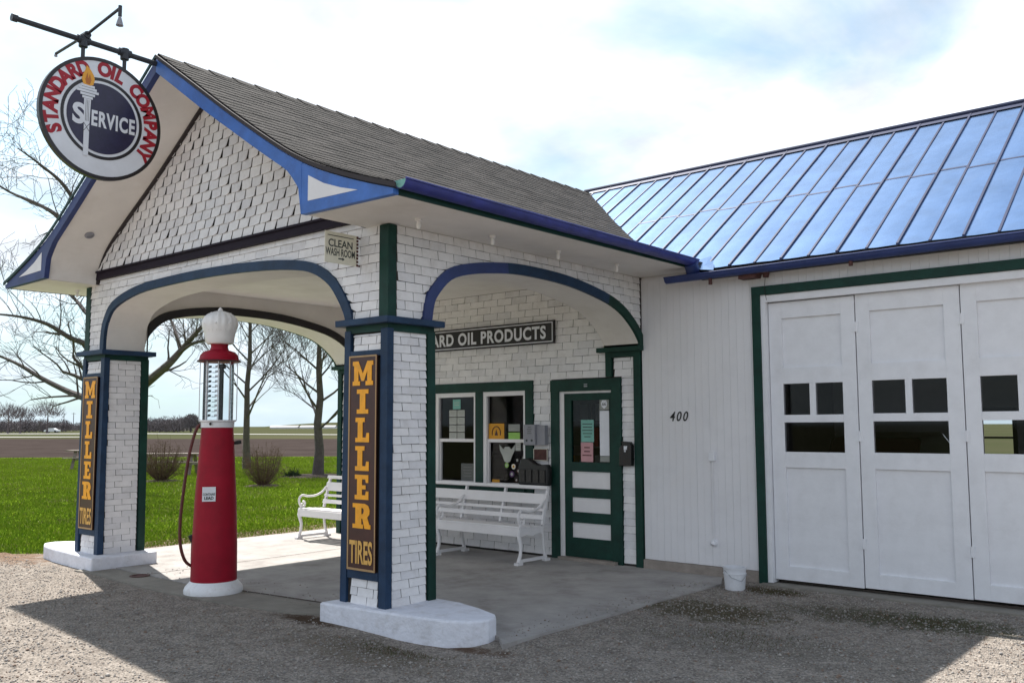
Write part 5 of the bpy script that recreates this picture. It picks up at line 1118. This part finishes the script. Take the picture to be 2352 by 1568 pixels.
# a few single far trees standing before the belt
for (px, h, lab) in ((18, 8.2, 'leftmost of three single leafless trees standing before the far tree belt'), (46, 7.2, 'middle one of three single leafless trees before the far tree belt'), (108, 8.6, 'widest single leafless tree before the far belt, nearest the white car')):
    T = MB(); g = at_depth(px, 985, 255); T2 = T
    hh_ = h
    for j in range(420):
        a = rd2.uniform(0, 6.283); b = rd2.uniform(-.4, 1); s = rd2.random()**.45; q = Vector((math.cos(a)*hh_*.5*s*math.sqrt(1-b*b), math.sin(a)*hh_*.5*s*math.sqrt(1-b*b), hh_*.62+hh_*.36*b*s)); e = q.normalized()*rd2.uniform(.5, 1.4)+Vector((rd2.gauss(0, .2), rd2.gauss(0, .2), .3)); sd = Vector((rgt.x, rgt.y, 0))*.06; T.add([q-sd, q+sd, q+e], [(0, 1, 2)])
    E_ = empty('far_tree', (g.x, g.y, -.1)); tag(E_, lab, 'tree', 'single leafless trees before the far belt'); T.build('crown', 'hedge', E_)
    T = MB(); T.tube([Vector((0, 0, 0)), Vector((.1, 0, hh_*.35)), Vector((0, .1, hh_*.7))], [.3, .22, .08], 5); T.build('trunk', 'twig', E_)
# the dome-shaped tree right of the belt
g = at_depth(438, 985, 280); T = MB()
for j in range(2200):
    a = rd2.uniform(0, 6.283); b = rd2.uniform(-.1, 1); s = rd2.random()**.35; q = Vector((math.cos(a)*3.1*s*math.sqrt(1-b*b), math.sin(a)*3.1*s*math.sqrt(1-b*b), 1.4+4.0*b*s)); e = q+Vector((rd2.gauss(0, .3), rd2.gauss(0, .3), .6)); sd = Vector((rgt.x, rgt.y, 0))*.08; T.add([q-sd, q+sd, e], [(0, 1, 2)])
E_ = empty('far_tree', (g.x, g.y, -.1)); tag(E_, 'round-topped dense leafless tree ending the far belt, left of the pump hose', 'tree'); T.build('crown', 'hedge', E_)
T = MB(); T.tube([Vector((0, 0, 0)), Vector((0, 0, 2.5))], [.3, .2], 5); T.build('trunk', 'twig', E_)
# far pale farm sheds and low rise on the horizon at right
T = MB(); n = 30
pa = [at_depth(540+i*14, 985, 900) for i in range(n)]
T.add([(p.x, p.y, -.2) for p in pa]+[(p.x-60, p.y+60, 5.5*math.sin(math.pi*min(1, i/18)*.5)+.0) for i, p in enumerate(pa)], [(i, i+1, n+i+1, n+i) for i in range(n-1)])
tag(T.build('hill', 'prairie'), 'faint low rise on the horizon beyond the bare trees', 'hill', kind='structure')
for (px, wd_, lab) in ((655, 30, 'long low white farm shed on the horizon left of the round crowned tree'), (715, 22, 'shorter white farm shed on the horizon behind the round crowned tree'), (757, 14, 'small pale farm shed on the horizon beside the left back pilaster')):
    g = at_depth(px, 990, 620); B = empty('farm_shed', (g.x, g.y, -.1), yaw); tag(B, lab, 'shed', 'white farm sheds on the horizon'); mb = MB(); mb.box(-wd_/2*.6, wd_/2*.6, -5, 5, 0, 1.1); mb.build('wall', 'white_paint', B); mb = MB(); mb.prism([(-5.4, 1.1), (5.4, 1.1), (0, 2.1)], lambda a, b: (-wd_/2*.6-.3, a, b), lambda a, b: (wd_/2*.6+.3, a, b)); mb.build('roof', 'gray_box', B)
# white car on the far road
g = at_depth(120, 990, 286); B = empty('parked_car', (g.x, g.y, -.10), yaw); tag(B, 'tiny white car on the far road before the tree belt', 'car'); mb = MB(); mb.prism([(-2.2, .3), (2.2, .3), (2.2, .85), (1.3, .95), (.7, 1.4), (-1.0, 1.4), (-1.7, .95), (-2.2, .8)], lambda a, b: (a, -.85, b), lambda a, b: (a, .85, b)); mb.build('body', 'car_white', B)
for x in (-1.3, 1.3):
    mb = MB(); mb.tube([(x, -.9, .32), (x, .9, .32)], .32, 12); mb.build('wheel', 'black', B)
# far utility poles
POLE = None
for i, (px, dd_) in enumerate(((146, 520), (168, 500), (191, 470), (208, 520), (222, 480))):
    g = at_depth(px, 985, dd_)
    if POLE is None:
        POLE = empty('utility_pole'); mb = MB(); mb.tube([(0, 0, 0), (0, 0, 9.5)], [.22, .16], 6); mb.build('pole', 'twig', POLE); mb = MB(); mb.bar((-1.2, 0, 8.9), (1.2, 0, 8.9), .14, .14); mb.build('crossarm', 'twig', POLE); q = POLE
    else: q = copy_tree(POLE)
    q.location = (g.x, g.y, -.1); q.rotation_euler = (0, 0, yaw); tag(q, ('leftmost far utility pole beyond the belt end', 'second far utility pole from the left', 'third and tallest far utility pole from the left', 'fourth far utility pole, just left of the column', 'rightmost far utility pole, behind the left column')[i], 'utility pole', 'far utility poles along the road')
# ------------------------------------------------------------------ grass blades and gravel stones (uncountable)
def np_mesh(name, V, F, mats, midx=None):
    me = bpy.data.meshes.new(name); nv, nf = len(V), len(F); k = F.shape[1]
    me.vertices.add(nv); me.vertices.foreach_set('co', V.astype(np.float32).ravel()); me.loops.add(nf*k); me.loops.foreach_set('vertex_index', F.astype(np.int32).ravel()); me.polygons.add(nf); me.polygons.foreach_set('loop_start', np.arange(0, nf*k, k, dtype=np.int32))
    for m in mats: me.materials.append(M[m])
    if midx is not None: me.polygons.foreach_set('material_index', midx.astype(np.int32))
    me.update(calc_edges=True); me.validate(); o = bpy.data.objects.new(name, me); COL.objects.link(o); return o
M['blade_a'] = mat('grass_blade', (.125, .215, .018), .8, spec=.0, var=.25, vscale=.5); M['blade_b'] = mat('grass_blade_light', (.23, .30, .035), .8, spec=.0, var=.3, vscale=.6); M['blade_c'] = mat('grass_blade_dry', (.25, .22, .08), .8)
# sample lawn in view wedge by distance
nb = 230000
dist = 11+40*rng.random(nb)**1.7; px = rng.uniform(-140, 820, nb)
a = (px-1176)/2112.4; gx = CAMP.x+dist*(fwd.x/math.hypot(fwd.x, fwd.y)+rgt.x*a); gy = CAMP.y+dist*(fwd.y/math.hypot(fwd.x, fwd.y)+rgt.y*a)
le = np.where(gx > -9, .25+(gx+6.3)*.55, -1.18+(gx+9)*.45)
edge_n = rng.normal(0, .15, nb)
keep = (((gx < -6.6+rng.normal(0, .08, nb)) & (gy > le+.35+edge_n)) | ((gx < -6.45) & (gy > 1.0+edge_n) & (gx < -6.80-np.abs(rng.normal(0, .22, nb))))) | ((gy > 5.0) & (gx < -5.8))
gx, gy, dist = gx[keep], gy[keep], dist[keep]; n = len(gx)
h = rng.uniform(.015, .048, n)*(1+dist/60); wv = .004+.00035*dist; an = rng.uniform(0, 6.283, n); lx, ly = rng.normal(0, .02, n), rng.normal(0, .02, n)
V = np.stack([np.stack([gx-np.cos(an)*wv, gy-np.sin(an)*wv, np.full(n, -.056)], 1), np.stack([gx+np.cos(an)*wv, gy+np.sin(an)*wv, np.full(n, -.056)], 1), np.stack([gx+lx, gy+ly, -.056+h], 1)], 1).reshape(-1, 3)
F = np.arange(3*n).reshape(-1, 3); tag(np_mesh('grass', V, F, ['blade_a', 'blade_b', 'blade_c'], np.where(rng.random(n) < .55-np.clip((dist-14)/40, 0, .5), 0, np.where(rng.random(n) < .93-.35*np.clip(np.sin(gx*.9+np.sin(gy*.7)*2)*np.sin(gy*1.1+np.cos(gx*.5)*2)*2-.8, 0, 1)-.3*np.exp(-((gx+7.1)/.35)**2), 1, 2))), 'short bright green grass covering the lawn', 'grass', kind='stuff')
M['stone_a'] = mat('stone_light', (.37, .34, .31), .9, vscale=40, var=.2); M['stone_b'] = mat('stone_mid', (.26, .24, .225), .9, vscale=40, var=.2); M['stone_c'] = mat('stone_brown', (.24, .17, .13), .9, vscale=40, var=.2)
ns = 90000
sx_, sy_ = rng.uniform(-9.5, 5.2, ns), rng.uniform(-4.6, 3.95, ns)
dcam = np.hypot(sx_-CAMP.x, sy_-CAMP.y); le = np.where(sx_ > -6.3, 99, .1+(sx_+6.3)*.55)
ok = (sy_ < le) & (dcam > 2.5) & (rng.random(ns) < np.clip(14/dcam/1.6, 0, 1)) & ~((sx_ > -6.3) & (sx_ < 1.22) & (sy_ > -.02)) & ~((sx_ > -5.1) & (sx_ < -.8) & (sy_ > -.42) & (sy_ < .1)) & ~((sx_ > -6.9) & (sx_ < -4.8) & (sy_ > -.25)) & ~((sx_ > -.7) & (sx_ < 1.0) & (sy_ > -.24+np.clip(sx_, 0, 9)*.16))
sx_, sy_ = sx_[ok], sy_[ok]; ns = len(sx_)
# some strays kicked onto the slab edge
ex_ = np.concatenate([rng.normal(1.05, .12, 260), rng.uniform(-4.5, 1.1, 200)]); ey_ = np.concatenate([rng.uniform(.4, 3.6, 260), np.abs(rng.normal(.30, .2, 200))+.1]); kk = (ex_ < 1.18) & ~((ex_ > -.72) & (ex_ < .98) & (ey_ < .66))
ex_, ey_ = ex_[kk], ey_[kk]; n_lot = ns; sx_ = np.concatenate([sx_, ex_]); sy_ = np.concatenate([sy_, ey_]); ns = len(sx_)
sz_ = np.array([(gh(x, y)+.008*math.sin(x*1.9+y)*math.sin(y*1.7)) if i < n_lot else .001 for i, (x, y) in enumerate(zip(sx_, sy_))]); r = rng.uniform(.0035, .0115, ns)*(1+.8*(rng.random(ns) > .97))
octv = np.array([(1,0,0),(0,1,0),(-1,0,0),(0,-1,0),(0,0,.7),(0,0,-.5)]); octf = np.array([(0,1,4),(1,2,4),(2,3,4),(3,0,4),(1,0,5),(2,1,5),(3,2,5),(0,3,5)])
an = rng.uniform(0, 6.283, ns); c, s = np.cos(an), np.sin(an); loc = octv[None]*rng.uniform(.6, 1.3, (ns, 6, 1))*r[:, None, None]
V = np.stack([loc[..., 0]*c[:, None]-loc[..., 1]*s[:, None]+sx_[:, None], loc[..., 0]*s[:, None]+loc[..., 1]*c[:, None]+sy_[:, None], loc[..., 2]+sz_[:, None]+r[:, None]*.3], 2).reshape(-1, 3)
F = (octf[None]+(np.arange(ns)*6)[:, None, None]).reshape(-1, 3); tag(np_mesh('gravel_stones', V, F, ['stone_a', 'stone_b', 'stone_c'], np.repeat(rng.choice(3, ns, p=[.45, .42, .13]), 8)), 'loose pale and brown stones strewn over the gravel lot', 'gravel', kind='stuff')
# weeds along the gravel
nw = 9000; cs = np.array([(1.75, 2.35, .35), (2.9, 3.0, .35), (3.6, 3.1, .25), (1.8, 3.62, .18), (-7.6, -.5, .5), (.5, -.35, .25), (2.5, 1.5, .4), (3.9, 2.9, .3)]); ci = rng.integers(0, len(cs), nw)
wx = cs[ci, 0]+rng.normal(0, 1, nw)*cs[ci, 2]; wy = cs[ci, 1]+rng.normal(0, .55, nw)*cs[ci, 2]; ok = ~((wx > -6.4) & (wx < 1.22) & (wy > -.05)) & (wy < 3.9) & ~((wx > -6.9) & (wx < 1.02) & (wy > -.28)); wx, wy = wx[ok], wy[ok]; n = len(wx)
wz = np.array([gh(x, y) for x, y in zip(wx, wy)]); an = rng.uniform(0, 6.283, n); h = rng.uniform(.004, .022, n); wv = .0035
V = np.stack([np.stack([wx-np.cos(an)*wv, wy-np.sin(an)*wv, wz], 1), np.stack([wx+np.cos(an)*wv, wy+np.sin(an)*wv, wz], 1), np.stack([wx+rng.normal(0, .012, n), wy+rng.normal(0, .012, n), wz+h], 1)], 1).reshape(-1, 3)
M['weed'] = mat('weed', (.07, .075, .03), .9); M['weed_b'] = mat('weed_brown', (.10, .065, .04), .9)
tag(np_mesh('weeds', V, np.arange(3*n).reshape(-1, 3), ['weed', 'weed_b'], rng.choice(2, n)), 'sparse low weeds in patches on the gravel', 'weeds', kind='stuff')
